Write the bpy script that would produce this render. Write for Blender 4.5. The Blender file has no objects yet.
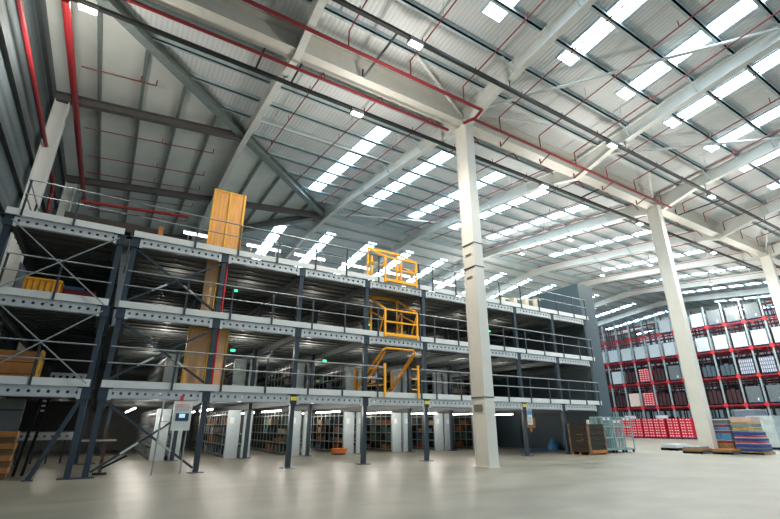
import bpy, math, random
from mathutils import Vector, Matrix
random.seed(7)
C = bpy.context.scene.collection
R = math.radians
ORD = ['zeroth', 'first', 'second', 'third', 'fourth', 'fifth', 'sixth', 'seventh', 'eighth', 'ninth', 'tenth', 'eleventh',
       'twelfth', 'thirteenth', 'fourteenth', 'fifteenth', 'sixteenth', 'seventeenth', 'eighteenth', 'nineteenth', 'twentieth',
       'twenty-first', 'twenty-second', 'twenty-third', 'twenty-fourth', 'twenty-fifth', 'twenty-sixth', 'twenty-seventh', 'twenty-eighth']

# ------------------------------------------------------------------ materials
def mat(name, col, rough=0.6, metal=0.0, var=0.12, scale=3.0, bump=0.0, emit=0.0, ecol=None, stretch=None, spec=0.5):
    m = bpy.data.materials.new(name); m.use_nodes = True
    nt = m.node_tree; nd = nt.nodes; lk = nt.links
    b = nd['Principled BSDF']
    b.inputs['Roughness'].default_value = rough
    b.inputs['Metallic'].default_value = metal
    b.inputs['Specular IOR Level'].default_value = spec
    tc = nd.new('ShaderNodeTexCoord')
    src = tc.outputs['Object']
    if stretch:
        mp = nd.new('ShaderNodeMapping'); mp.inputs['Scale'].default_value = stretch
        lk.new(src, mp.inputs['Vector']); src = mp.outputs['Vector']
    n = nd.new('ShaderNodeTexNoise'); n.inputs['Scale'].default_value = scale; n.inputs['Detail'].default_value = 5
    lk.new(src, n.inputs['Vector'])
    r = nd.new('ShaderNodeValToRGB')
    r.color_ramp.elements[0].position = 0.3; r.color_ramp.elements[1].position = 0.7
    r.color_ramp.elements[0].color = tuple(max(0, c * (1 - var)) for c in col) + (1,)
    r.color_ramp.elements[1].color = tuple(min(1, c * (1 + var)) for c in col) + (1,)
    lk.new(n.outputs['Fac'], r.inputs['Fac']); lk.new(r.outputs['Color'], b.inputs['Base Color'])
    if bump:
        bp = nd.new('ShaderNodeBump'); bp.inputs['Strength'].default_value = bump
        lk.new(n.outputs['Fac'], bp.inputs['Height']); lk.new(bp.outputs['Normal'], b.inputs['Normal'])
    if emit:
        b.inputs['Emission Color'].default_value = (ecol or col) + (1,)
        b.inputs['Emission Strength'].default_value = emit
    return m

def ribbed(name, col, freq, axis, strength, rough=0.55, dark=0.8):
    """sheet metal with ribs: wave bands across the given object axis drive the bump and a little colour"""
    m = mat(name, col, rough, 0.0, 0.08, 0.4)
    nt = m.node_tree; nd = nt.nodes; lk = nt.links; b = nd['Principled BSDF']
    tc = nd.new('ShaderNodeTexCoord')
    w = nd.new('ShaderNodeTexWave'); w.bands_direction = axis; w.inputs['Scale'].default_value = freq
    lk.new(tc.outputs['Object'], w.inputs['Vector'])
    bp = nd.new('ShaderNodeBump'); bp.inputs['Strength'].default_value = strength; bp.inputs['Distance'].default_value = 0.05
    lk.new(w.outputs['Fac'], bp.inputs['Height']); lk.new(bp.outputs['Normal'], b.inputs['Normal'])
    old = b.inputs['Base Color'].links[0].from_socket
    mx = nd.new('ShaderNodeMix'); mx.data_type = 'RGBA'; mx.blend_type = 'MULTIPLY'; mx.inputs[0].default_value = 1.0
    rp = nd.new('ShaderNodeValToRGB'); rp.color_ramp.elements[0].position = 0.02; rp.color_ramp.elements[1].position = 0.3
    rp.color_ramp.elements[0].color = (dark, dark, dark, 1); rp.color_ramp.elements[1].color = (1, 1, 1, 1)
    lk.new(w.outputs['Fac'], rp.inputs['Fac'])
    lk.new(old, mx.inputs[6]); lk.new(rp.outputs['Color'], mx.inputs[7]); lk.new(mx.outputs[2], b.inputs['Base Color'])
    return m

M = {}
M['roof'] = ribbed('roof_sheet', (0.72, 0.735, 0.735), 1.6, 'X', 0.28, 0.5, 0.86)
M['hip'] = mat('hip_lining', (0.78, 0.80, 0.75), 0.6, 0, 0.08, 0.5)
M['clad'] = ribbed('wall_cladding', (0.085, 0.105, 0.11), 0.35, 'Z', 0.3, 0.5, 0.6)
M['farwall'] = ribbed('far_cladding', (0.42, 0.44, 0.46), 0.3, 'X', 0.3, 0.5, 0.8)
M['girt'] = mat('girt_grey', (0.05, 0.058, 0.058), 0.5)
M['purlin'] = mat('galvanised_purlin', (0.42, 0.52, 0.54), 0.5, 0.0, 0.1)
M['hipsteel'] = mat('hip_grey_green', (0.20, 0.235, 0.225), 0.5)
M['jack'] = mat('jack_brown_grey', (0.12, 0.11, 0.105), 0.55)
M['white'] = mat('white_paint', (0.70, 0.70, 0.66), 0.45, 0, 0.04, 1.5)
M['colwhite'] = mat('column_paint', (0.72, 0.69, 0.62), 0.45, 0, 0.04, 1.5)
M['valley'] = mat('valley_beige', (0.62, 0.60, 0.54), 0.5, 0, 0.05)
M['red'] = mat('sprinkler_red', (0.23, 0.014, 0.017), 0.4, 0, 0.1)
M['darkred'] = mat('branch_red', (0.23, 0.030, 0.035), 0.45, 0, 0.1)
M['black'] = mat('black_trunking', (0.011, 0.014, 0.014), 0.5)
M['navy'] = mat('navy_post', (0.018, 0.034, 0.050), 0.4, 0, 0.15)
M['navyrail'] = mat('navy_rail_post', (0.022, 0.032, 0.042), 0.45)
M['zinc'] = mat('zinc_fascia', (0.50, 0.53, 0.54), 0.4, 0.15, 0.06, 2)
M['fascia'] = mat('pale_fascia', (0.60, 0.63, 0.62), 0.45, 0, 0.05, 2)
M['rail'] = mat('rail_steel', (0.27, 0.30, 0.31), 0.4, 0.2, 0.08)
M['deck'] = ribbed('deck_underside', (0.27, 0.27, 0.255), 1.5, 'Y', 0.45, 0.9, 0.30)
M['deck'].node_tree.nodes['Principled BSDF'].inputs['Specular IOR Level'].default_value = 0.08
M['crossbeam'] = mat('deck_cross_beam', (0.11, 0.125, 0.13), 0.5)
M['yellow'] = mat('gate_yellow', (0.95, 0.42, 0.012), 0.4, 0, 0.06)
M['tag'] = mat('yellow_tag', (0.75, 0.62, 0.03), 0.5)
M['ply'] = mat('plywood', (0.64, 0.30, 0.075), 0.6, 0, 0.22, 2.0, 0.05, stretch=(6, 6, 0.6))
M['plypale'] = mat('pale_plywood', (0.80, 0.45, 0.22), 0.6, 0, 0.12, 2.0, 0.05, stretch=(6, 6, 0.6))
M['plyframe'] = mat('yellow_timber', (0.72, 0.38, 0.03), 0.5)
M['panel'] = mat('shelf_end_grey', (0.40, 0.46, 0.49), 0.45, 0, 0.06)
M['shelf'] = mat('shelf_metal', (0.20, 0.225, 0.22), 0.45, 0.2, 0.1)
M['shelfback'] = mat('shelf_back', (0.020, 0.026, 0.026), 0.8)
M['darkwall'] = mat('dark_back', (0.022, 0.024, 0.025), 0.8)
M['greyback'] = mat('grey_back', (0.15, 0.155, 0.15), 0.7)
M['tower'] = mat('slate_tower', (0.052, 0.080, 0.100), 0.5, 0, 0.1, 0.6)
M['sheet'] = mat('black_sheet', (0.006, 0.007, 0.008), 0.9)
M['wood'] = mat('brown_wood', (0.13, 0.068, 0.03), 0.7, 0, 0.35, 3, 0.1, stretch=(1, 1, 6))
M['crate'] = mat('weathered_crate', (0.026, 0.019, 0.012), 0.75, 0, 0.5, 4, 0.2, stretch=(1, 1, 5))
M['cratelight'] = mat('crate_batten', (0.17, 0.11, 0.055), 0.7, 0, 0.4, 4)
M['orangewood'] = mat('orange_board', (0.38, 0.15, 0.035), 0.6, 0, 0.2)
M['palletwood'] = mat('pallet_wood', (0.42, 0.27, 0.13), 0.75, 0, 0.25, 4)
M['bluepallet'] = mat('blue_pallet', (0.012, 0.045, 0.16), 0.5)
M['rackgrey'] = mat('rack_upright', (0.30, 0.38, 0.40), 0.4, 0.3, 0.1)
M['rackshade'] = mat('rack_upright_shaded', (0.030, 0.042, 0.05), 0.5)  # upright colour darkened to paint in the shade behind the front rack
M['rackred'] = mat('rack_beam_red', (0.55, 0.022, 0.030), 0.45)
M['rackbeam'] = mat('rack_beam_dark_red', (0.20, 0.010, 0.016), 0.5)
M['cratered'] = mat('crate_red', (0.58, 0.018, 0.040), 0.4, 0, 0.1)
M['crateedge'] = mat('crate_rim_red', (0.36, 0.012, 0.028), 0.4)
M['handle'] = mat('crate_handle_pale', (0.75, 0.62, 0.62), 0.5)
M['wrap'] = mat('white_wrap', (0.50, 0.54, 0.57), 0.3, 0, 0.08, 5, 0.15)
M['greywrap'] = mat('grey_wrap', (0.12, 0.145, 0.16), 0.3, 0, 0.2, 6, 0.2)
M['palewrap'] = mat('pale_film', (0.46, 0.52, 0.52), 0.25, 0, 0.18, 2.5, 0.25)
M['shadedred'] = mat('shaded_red_load', (0.035, 0.008, 0.012), 0.6, 0, 0.3, 5)  # load red, deepened to carry the shade inside the racking
M['bottle'] = mat('bottle_white', (0.55, 0.58, 0.66), 0.3, 0, 0.2, 8)
M['bottledark'] = mat('bottle_gap', (0.13, 0.16, 0.22), 0.5, 0, 0.2, 8)
M['pinkwrap'] = mat('pink_white_wrap', (0.66, 0.50, 0.46), 0.4, 0, 0.2, 6)
M['cage'] = mat('cage_wire', (0.26, 0.38, 0.39), 0.4, 0.1, 0.1)
M['blue'] = mat('blue_tray', (0.06, 0.23, 0.42), 0.5, 0, 0.15)
M['deepblue'] = mat('deep_blue_film', (0.02, 0.055, 0.26), 0.35, 0, 0.3, 9)
M['redfilm'] = mat('red_film', (0.50, 0.05, 0.06), 0.4, 0, 0.2, 9)
M['yelfilm'] = mat('yellow_film', (0.50, 0.32, 0.05), 0.4, 0, 0.2, 9)
M['greyfilm'] = mat('grey_film', (0.22, 0.25, 0.24), 0.4, 0, 0.2, 9)
M['pinkfilm'] = mat('pink_sheet', (0.60, 0.42, 0.36), 0.5, 0, 0.1)
M['brownfilm'] = mat('brown_tray', (0.26, 0.14, 0.06), 0.6, 0, 0.25, 9)
M['signwhite'] = mat('sign_white', (0.62, 0.65, 0.63), 0.5, 0, 0.04)
M['signpink'] = mat('sign_print_pink', (0.72, 0.40, 0.40), 0.5)
M['signdark'] = mat('sign_screen', (0.02, 0.04, 0.07), 0.3)
M['signblue'] = mat('sign_screen_lit', (0.3, 0.5, 0.8), 0.3, emit=1.2)
M['signred'] = mat('sign_red', (0.6, 0.03, 0.04), 0.4)
M['orange'] = mat('bright_orange', (0.80, 0.20, 0.015), 0.5)
M['cream'] = mat('cream_board', (0.58, 0.52, 0.40), 0.6)
M['bluecloth'] = mat('blue_sheet', (0.05, 0.24, 0.52), 0.5)
M['tube'] = mat('lit_tube', (1, 1, 1), 0.5, emit=6, ecol=(1, 0.93, 0.80))
M['tubein'] = mat('lit_tube_inside', (1, 1, 1), 0.5, emit=16, ecol=(1, 0.95, 0.86))
M['bay'] = mat('lit_lens', (1, 1, 1), 0.5, emit=12, ecol=(1, 0.97, 0.86))
M['fitting'] = mat('lamp_housing', (0.28, 0.29, 0.29), 0.5)
M['green'] = mat('exit_green', (0.02, 0.6, 0.2), 0.5, emit=2.5, ecol=(0.05, 1, 0.35))
M['sky'] = mat('rooflight', (0.9, 0.95, 1.0), 0.4, emit=15, ecol=(0.66, 0.87, 1.0))
M['skyframe'] = mat('rooflight_rim', (0.55, 0.66, 0.72), 0.5)
for i, c in enumerate([(0.22, 0.025, 0.02), (0.22, 0.12, 0.05), (0.34, 0.31, 0.24), (0.025, 0.07, 0.05), (0.03, 0.06, 0.11), (0.22, 0.07, 0.018)]):
    M['box%d' % i] = mat('carton_%d' % i, c, 0.7, 0, 0.2)
BOXN = ['red', 'brown', 'cream', 'dark green', 'dark blue', 'orange']

def floor_mat():
    m = bpy.data.materials.new('polished_concrete'); m.use_nodes = True
    nt = m.node_tree; nd = nt.nodes; lk = nt.links; b = nd['Principled BSDF']
    tc = nd.new('ShaderNodeTexCoord')
    n1 = nd.new('ShaderNodeTexNoise'); n1.inputs['Scale'].default_value = 0.35; n1.inputs['Detail'].default_value = 8
    n2 = nd.new('ShaderNodeTexNoise'); n2.inputs['Scale'].default_value = 2.2; n2.inputs['Detail'].default_value = 8
    mp = nd.new('ShaderNodeMapping'); mp.inputs['Scale'].default_value = (0.28, 0.62, 1); mp.inputs['Rotation'].default_value = (0, 0, R(25))
    lk.new(tc.outputs['Object'], n1.inputs['Vector']); lk.new(tc.outputs['Object'], mp.inputs['Vector']); lk.new(mp.outputs['Vector'], n2.inputs['Vector'])
    r1 = nd.new('ShaderNodeValToRGB')
    r1.color_ramp.elements[0].position = 0.3; r1.color_ramp.elements[0].color = (0.178, 0.167, 0.132, 1)
    r1.color_ramp.elements[1].position = 0.7; r1.color_ramp.elements[1].color = (0.25, 0.238, 0.195, 1)
    r2 = nd.new('ShaderNodeValToRGB')
    r2.color_ramp.elements[0].position = 0.35; r2.color_ramp.elements[0].color = (0.70, 0.71, 0.70, 1)
    r2.color_ramp.elements[1].position = 0.62; r2.color_ramp.elements[1].color = (1, 1, 1, 1)
    lk.new(n1.outputs['Fac'], r1.inputs['Fac']); lk.new(n2.outputs['Fac'], r2.inputs['Fac'])
    mx = nd.new('ShaderNodeMix'); mx.data_type = 'RGBA'; mx.blend_type = 'MULTIPLY'; mx.inputs[0].default_value = 1
    lk.new(r1.outputs['Color'], mx.inputs[6]); lk.new(r2.outputs['Color'], mx.inputs[7]); lk.new(mx.outputs[2], b.inputs['Base Color'])
    rr = nd.new('ShaderNodeMapRange'); rr.inputs[3].default_value = 0.34; rr.inputs[4].default_value = 0.5
    lk.new(n2.outputs['Fac'], rr.inputs[0]); lk.new(rr.outputs[0], b.inputs['Roughness'])
    b.inputs['Specular IOR Level'].default_value = 0.35
    return m
M['floor'] = floor_mat()

# ------------------------------------------------------------------ mesh building
class MB:
    def __init__(s): s.v = []; s.f = []
    def hexa(s, p):       # 8 points: bottom 4 ccw, top 4 ccw
        o = len(s.v); s.v += [Vector(q) for q in p]
        s.f += [tuple(o + i for i in q) for q in ((3, 2, 1, 0), (4, 5, 6, 7), (0, 1, 5, 4), (1, 2, 6, 5), (2, 3, 7, 6), (3, 0, 4, 7))]
        return s
    def box(s, x0, y0, z0, x1, y1, z1):
        return s.hexa([(x0, y0, z0), (x1, y0, z0), (x1, y1, z0), (x0, y1, z0), (x0, y0, z1), (x1, y0, z1), (x1, y1, z1), (x0, y1, z1)])
    def bar(s, a, b, w, h, up=(0, 0, 1)):   # rectangular bar from a to b (w sideways, h along up)
        a = Vector(a); b = Vector(b); d = (b - a).normalized(); u = Vector(up)
        if abs(d.dot(u)) > 0.98: u = Vector((0, 1, 0))
        sd = d.cross(u).normalized(); u = sd.cross(d).normalized()
        sd *= w / 2; u *= h / 2
        return s.hexa([a - sd - u, a + sd - u, b + sd - u, b - sd - u, a - sd + u, a + sd + u, b + sd + u, b - sd + u])
    def tube(s, pts, r, n=8):
        for a, b in zip(pts[:-1], pts[1:]):
            a = Vector(a); b = Vector(b); d = (b - a).normalized()
            u = Vector((0, 0, 1)) if abs(d.z) < 0.95 else Vector((1, 0, 0))
            p = d.cross(u).normalized(); q = p.cross(d)
            o = len(s.v)
            for e in (a, b):
                s.v += [e + (p * math.cos(2 * math.pi * k / n) + q * math.sin(2 * math.pi * k / n)) * r for k in range(n)]
            s.f += [(o + k, o + (k + 1) % n, o + n + (k + 1) % n, o + n + k) for k in range(n)]
            s.f += [tuple(o + k for k in range(n))[::-1], tuple(o + n + k for k in range(n))]
        return s
    def cone(s, c, r0, r1, h, n=16):
        o = len(s.v); c = Vector(c)
        for r, z in ((r0, 0), (r1, h)):
            s.v += [c + Vector((r * math.cos(2 * math.pi * k / n), r * math.sin(2 * math.pi * k / n), z)) for k in range(n)]
        s.f += [(o + k, o + (k + 1) % n, o + n + (k + 1) % n, o + n + k) for k in range(n)]
        s.f += [tuple(o + k for k in range(n))[::-1], tuple(o + n + k for k in range(n))]
        return s
    def ibeam(s, a, b, d0, d1, w, t=0.035, tw=0.03):  # a, b: top centre of the section; depth d0 -> d1
        a = Vector(a); b = Vector(b); d = (b - a); hd = Vector((d.x, d.y, 0)).normalized()
        sd = Vector((hd.y, -hd.x, 0)); z = Vector((0, 0, 1))
        def slab(ta, tb, ba, bb, ww):
            k = sd * ww / 2
            s.hexa([a - z * ba - k, a - z * ba + k, b - z * bb + k, b - z * bb - k, a - z * ta - k, a - z * ta + k, b - z * tb + k, b - z * tb - k])
        slab(0, 0, t, t, w); slab(d0 - t, d1 - t, d0, d1, w); slab(t, t, d0 - t, d1 - t, tw)
        return s
    def poly(s, pts):
        o = len(s.v); s.v += [Vector(p) for p in pts]; s.f.append(tuple(range(o, o + len(pts)))); return s
    def prism(s, pts, ext):
        n = len(pts); o = len(s.v); e = Vector(ext)
        s.v += [Vector(p) for p in pts] + [Vector(p) + e for p in pts]
        s.f += [tuple(o + k for k in range(n))[::-1], tuple(o + n + k for k in range(n))]
        s.f += [(o + k, o + (k + 1) % n, o + n + (k + 1) % n, o + n + k) for k in range(n)]
        return s
    def perf(s, x0, x1, y, z0, z1, nh, r, th=0.03):   # plate in the XZ plane with nh round holes
        dx = (x1 - x0) / nh; zc = (z0 + z1) / 2
        for i in range(nh):
            xa = x0 + i * dx; xb = xa + dx; xc = (xa + xb) / 2
            outer = [(xb, zc), (xb, z1), (xc, z1), (xa, z1), (xa, zc), (xa, z0), (xc, z0), (xb, z0)]
            inner = [(xc + r * math.cos(k * math.pi / 4), zc + r * math.sin(k * math.pi / 4)) for k in range(8)]
            o = len(s.v)
            for yy in (y, y + th):
                s.v += [Vector((p[0], yy, p[1])) for p in outer] + [Vector((p[0], yy, p[1])) for p in inner]
            for k in range(8):
                j = (k + 1) % 8
                s.f.append((o + k, o + 8 + k, o + 8 + j, o + j)[::-1])
                s.f.append((o + 16 + k, o + 24 + k, o + 24 + j, o + 16 + j))
                s.f.append((o + 8 + k, o + 24 + k, o + 24 + j, o + 8 + j)[::-1])
        return s
    def build(s, name, m, parent=None):
        if parent is not None: org = Vector(parent['org'])
        else:
            xs = [v.x for v in s.v]; ys = [v.y for v in s.v]; zs = [v.z for v in s.v]
            org = Vector(((min(xs) + max(xs)) / 2, (min(ys) + max(ys)) / 2, min(zs)))
        me = bpy.data.meshes.new(name)
        me.from_pydata([tuple(v - org) for v in s.v], [], s.f); me.update()
        me.materials.append(m if not isinstance(m, str) else M[m])
        o = bpy.data.objects.new(name, me); C.objects.link(o)
        if parent is not None: o.parent = parent
        else: o.location = org
        o['org'] = tuple(org)
        return o

def tag(o, label, cat, group=None, kind=None):
    o['label'] = label; o['category'] = cat
    if group: o['group'] = group
    if kind: o['kind'] = kind
    return o
def thing(name, label, cat, loc, group=None):
    o = bpy.data.objects.new(name, None); C.objects.link(o); o.location = loc; o['org'] = tuple(loc)
    o.empty_display_size = 0.2
    return tag(o, label, cat, group)
def dup(root, loc, label=None, group=None):
    r = root.copy(); C.objects.link(r); r.location = loc; r['org'] = tuple(loc)
    if label: r['label'] = label
    if group: r['group'] = group
    for ch in list(root.children):
        c = ch.copy(); C.objects.link(c); c.parent = r
        for g in list(ch.children):
            d = g.copy(); C.objects.link(d); d.parent = c
    return r
def struct(name, mb, m, label=None, cat=None):
    o = mb.build(name, m); o['kind'] = 'structure'
    if label: o['label'] = label; o['category'] = cat
    return o

# ------------------------------------------------------------------ dimensions
XW, YV, YR, YE, YN = -4.65, 13.8, 31.3, 48.8, -3.7    # left wall, valley, far ridge, far eave, near ridge
ZV, SL, XE = 16.6, 0.105, 82.0
def zr(y): return ZV + SL * min(abs(y - YV), 17.5 if y < YE else 0) if y <= YR else ZV + SL * max(YE - y, 0)
FRAMES = [4.12 + 8.75 * k for k in range(9)]

# ------------------------------------------------------------------ shell
struct('floor', MB().poly([(-9, -32, 0), (XE, -32, 0), (XE, 52, 0), (-9, 52, 0)]), 'floor', 'pale polished concrete warehouse floor with faint stains', 'floor')
A = lambda x, y, z: (x, y, z)
zt = ZV + SL * 17.5
rf = MB()
rf.poly([(XW, YV, ZV), (XE, YV, ZV), (XE, YR, zt), (XW + 17.5, YR, zt)])
rf.poly([(XW + 17.5, YR, zt), (XE, YR, zt), (XE, YE, ZV), (XW, YE, ZV)])
rf.poly([(XW + 17.5, YN, zt), (XE, YN, zt), (XE, YV, ZV), (XW, YV, ZV)])
struct('ceiling', rf, 'roof', 'pale ribbed metal roof sheeting between the purlins', 'ceiling')
hp = MB().poly([(XW, YV, ZV), (XW + 17.5, YR, zt), (XW, YE, ZV)]).poly([(XW, YN - 17.5, ZV), (XW + 17.5, YN, zt), (XW, YV, ZV)])
struct('ceiling', hp, 'hip', 'smooth pale roof lining sloping down to the left wall', 'ceiling')
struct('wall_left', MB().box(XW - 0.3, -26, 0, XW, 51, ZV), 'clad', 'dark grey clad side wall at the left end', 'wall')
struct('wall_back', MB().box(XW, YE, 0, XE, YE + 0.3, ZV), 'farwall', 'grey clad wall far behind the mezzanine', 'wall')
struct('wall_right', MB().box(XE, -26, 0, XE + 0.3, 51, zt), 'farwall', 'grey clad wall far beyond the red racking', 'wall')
for k in range(8):
    z = 4.2 + 1.62 * k
    struct('trim_%d' % (k + 1), MB().box(XW, -10, z, XW + 0.16, YE, z + 0.26), 'girt', '%s dark horizontal rail up the left wall' % ORD[k + 1], 'wall rail')

# roof lights, two to every bay
nwin = 0
def rooflight(x, y0, y1, label):
    global nwin; nwin += 1
    d = 0.03
    o = struct('window_%d' % nwin, MB().poly([(x - 0.46, y0, zr(y0) - d), (x + 0.46, y0, zr(y0) - d), (x + 0.46, y1, zr(y1) - d), (x - 0.46, y1, zr(y1) - d)]), 'sky', label, 'skylight')
    fr = MB()
    for sx in (-0.49, 0.49): fr.bar((x + sx, y0, zr(y0) - 0.04), (x + sx, y1, zr(y1) - 0.04), 0.06, 0.06)
    for y in (y0, y1): fr.bar((x - 0.5, y, zr(y) - 0.04), (x + 0.5, y, zr(y) - 0.04), 0.06, 0.06)
    n = int(abs(y1 - y0) / 1.75)
    fr.build('window_frame', 'skyframe', o)
sx = [10.55] + [f + o for f in FRAMES[1:] for o in (2.2, 6.6)]
sx = [x for x in sx if x < XE - 1]
for i, x in enumerate(sx):
    rooflight(x, 9.3, max(YN + 0.6, -3), '%s skylight strip from the left on the near roof slope' % ORD[i + 1])
    rooflight(x, 17.5, 28.2, '%s skylight strip from the left on the slope behind the valley' % ORD[i + 1])
    rooflight(x, 34.6, 45.2, '%s skylight strip from the left on the slope beyond the ridge' % ORD[i + 1])

# ------------------------------------------------------------------ roof steel
RB = 0.24   # purlin depth below the sheet
def rafter_line(name, pts, deps, label, group):
    mb = MB()
    for (a, b, d0, d1) in zip(pts[:-1], pts[1:], deps[:-1], deps[1:]): mb.ibeam(a, b, d0, d1, 0.30)
    return tag(mb.build(name, 'white'), label, 'rafter', group)
def brace_dark(root, x, y):
    zb = zr(y)
    for s in (-1, 1):
        MB().bar((x, y, zb - RB - 0.72), (x + s * 0.75, y, zb - 0.16), 0.045, 0.045).build('fly_brace', 'purlin', root)
for i, x in enumerate(FRAMES):
    zh = ZV + SL * (x - XW)     # height where this frame meets the hip
    nm = ORD[i + 1]
    if x < XW + 17.4:
        yh = YV + (x - XW)
        pts = [(x, YV, ZV - RB), (x, YV + 2.2, zr(YV + 2.2) - RB), (x, yh, zh - RB), (x, YE - (x - XW), zh - RB), (x, YE, ZV - RB)]
        rafter_line('roof_rafter', pts, [1.0, 0.72, 0.68, 0.68, 0.9], '%s white roof rafter from the left, running back from the valley' % nm, 'rafters behind the valley')
        yn = YV - (x - XW)
        pts = [(x, YV, ZV - RB), (x, YV - 2.2, zr(YV - 2.2) - RB), (x, yn, zh - RB), (x, YN - 4, zh - RB)]
        rafter_line('roof_rafter', pts, [1.0, 0.72, 0.68, 0.68], '%s white roof rafter from the left, over the open floor' % nm, 'rafters over the open floor')
        continue
    pts = [(x, YV, ZV - RB), (x, YV + 2.4, zr(YV + 2.4) - RB), (x, YR - 1.5, zr(YR - 1.5) - RB), (x, YR, zt - RB), (x, YR + 1.5, zr(YR + 1.5) - RB), (x, YE - 2.4, zr(YE - 2.4) - RB), (x, YE, ZV - RB)]
    o = rafter_line('roof_rafter', pts, [1.15, 0.74, 0.7, 0.85, 0.7, 0.74, 1.1], '%s white roof rafter from the left, running back from the valley' % nm, 'rafters behind the valley')
    if i < 5:
        for y in (YV + 3.5, YV + 7.0, YV + 10.5): brace_dark(o, x, y)
    pts = [(x, YV, ZV - RB), (x, YV - 2.4, zr(YV - 2.4) - RB), (x, YN, zt - RB)]
    o = rafter_line('roof_rafter', pts, [1.15, 0.74, 0.7], '%s white roof rafter from the left, over the open floor' % nm, 'rafters over the open floor')
    if i < 5:
        for y in (YV - 3.5, YV - 7.0): brace_dark(o, x, y)

# valley beam spans
ks = [XW, 4.12, 12.87, 21.62, 30.37, 39.12, 47.87, 56.62, 65.37, XE]
for i in range(len(ks) - 1):
    mb = MB().ibeam((ks[i] + 0.02, YV, ZV - 0.05), (ks[i + 1] - 0.02, YV, ZV - 0.05), 1.05, 1.05, 0.62, 0.05, 0.04)
    tag(mb.build('valley_beam', 'valley'), '%s length of pale valley beam from the left, between two rafters' % ORD[i + 1], 'beam', 'valley beams')

def purlin(x0, x1, y, label, group, m='purlin', d=0.22):
    z = zr(y) - 0.02
    mb = MB().box(x0, y - 0.04, z - d, x1, y + 0.04, z).box(x0, y - 0.04, z - d, x1, y + 0.15, z - d + 0.025)
    return tag(mb.build('roof_purlin', m), label, 'purlin', group)
for k in range(1, 10):
    y = YV - 1.75 * k
    purlin(XW + 1.75 * k, XE, y, '%s grey purlin up from the valley, over the open floor' % ORD[k], 'purlins over the open floor')
for k in range(1, 10):
    y = YV + 1.75 * k
    purlin(XW + 1.75 * k, XE, y, '%s grey purlin up from the valley, on its far side' % ORD[k], 'purlins behind the valley')
for k in range(1, 8):
    y = YR + 1.75 * k
    purlin(XW + 17.5 - 1.75 * k, XE, y, '%s grey purlin down from the ridge on the far slope' % ORD[k], 'purlins beyond the ridge')
tag(MB().box(XW + 17.5, YR - 0.35, zt - 0.38, XE, YR + 0.35, zt - 0.06).build('ridge_beam', 'purlin'), 'dark ridge beam running along the top of the far roof', 'beam')
for k in range(1, 10):
    x = XW + 1.75 * k; z = ZV + SL * 1.75 * k - 0.02
    mb = MB().box(x - 0.07, YV + 1.75 * k, z - 0.22, x + 0.07, YE - 1.75 * k, z)
    tag(mb.build('roof_purlin', 'hipsteel'), '%s purlin from the left wall on the smooth hipped slope' % ORD[k], 'purlin', 'purlins on the hipped slope')
def hipbeam(a, b, label, m='hipsteel', w=0.42, d=0.5):
    return tag(MB().ibeam(a, b, d, d, w, 0.05, 0.05).build('hip_beam', m), label, 'beam')
o1 = hipbeam((XW, YV, ZV - 0.2), (XW + 17.5, YR, zt - 0.2), 'dark grey diagonal hip beam rising from the valley corner to the ridge')
hipbeam((XW + 17.5, YR, zt - 0.2), (XW, YE, ZV - 0.2), 'dark grey diagonal hip beam falling from the ridge to the back corner')
hipbeam((XW, YV, ZV - 0.2), (XW + 17.5, YN, zt - 0.2), 'dark grey diagonal hip beam over the open floor near the left wall')
for i, (y, x1) in enumerate(((22.55, 4.0), (31.3, 12.6), (40.05, 4.0))):
    o = hipbeam((XW + 0.1, y, ZV - 0.42), (x1, y, ZV + SL * (x1 - XW) - 0.42), ['brown-grey beam from the left wall column to the first rafter', 'brown-grey beam from the left wall to the end of the ridge', 'brown-grey beam near the back corner of the hipped roof'][i], 'jack', 0.3, 0.42)
for i, y in enumerate((22.55, 31.3, 40.05)):
    t = thing('wall_column', ['beige steel column on the left wall behind the mezzanine end', 'beige steel column on the left wall in line with the ridge', 'beige steel column on the left wall near the back corner'][i], 'column', (XW + 0.36, y, 0), 'columns on the left wall')
    MB().box(XW + 0.17, y - 0.22, 0, XW + 0.20, y + 0.22, 15.7).box(XW + 0.70, y - 0.22, 0, XW + 0.74, y + 0.22, 15.7).box(XW + 0.2, y - 0.02, 0, XW + 0.7, y + 0.02, 15.7).build('shaft', 'white', t)
    MB().box(XW + 0.1, y - 0.3, 0, XW + 0.86, y + 0.3, 0.03).build('base_plate', 'purlin', t)
# white tube bracing in the roof plane
def tubebrace(pts, label, r=0.075):
    return tag(MB().tube(pts, r, 8).build('bracing_tube', 'white'), label, 'brace', 'white bracing tubes')
P_ = lambda x, y, d=0.5: (x, y, zr(y) - d)
tubebrace([P_(13.0, 13.2), P_(21.4, 3.4)], 'long white bracing tube crossing the skylights right of the near column')
tubebrace([P_(21.7, 12.6), P_(30.2, 6.4)], 'white bracing tube over the floor between second and third rafters right of the column')
tubebrace([P_(13.0, 13.4), P_(17.3, 12.1)], 'short white bracing tube just right of the near column head', 0.05)
tubebrace([(12.6, 13.6, 15.9), P_(8.7, 11.9)], 'short white strut left of the near column head', 0.06)
tubebrace([(29.65, 13.6, 15.9), P_(26.3, 11.9)], 'short white strut left of the second column head', 0.06)
tubebrace([(47.6, 13.6, 15.9), P_(43.4, 11.9)], 'short white strut left of the third column head', 0.06)
tubebrace([P_(13.0, 30.7), P_(21.4, 26.6)], 'white bracing tube across the slope right of the ridge end', 0.06)
tubebrace([P_(4.3, 20.4), P_(12.7, 20.2)], 'thin white tube crossing between the first and second rafters', 0.045)

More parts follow.
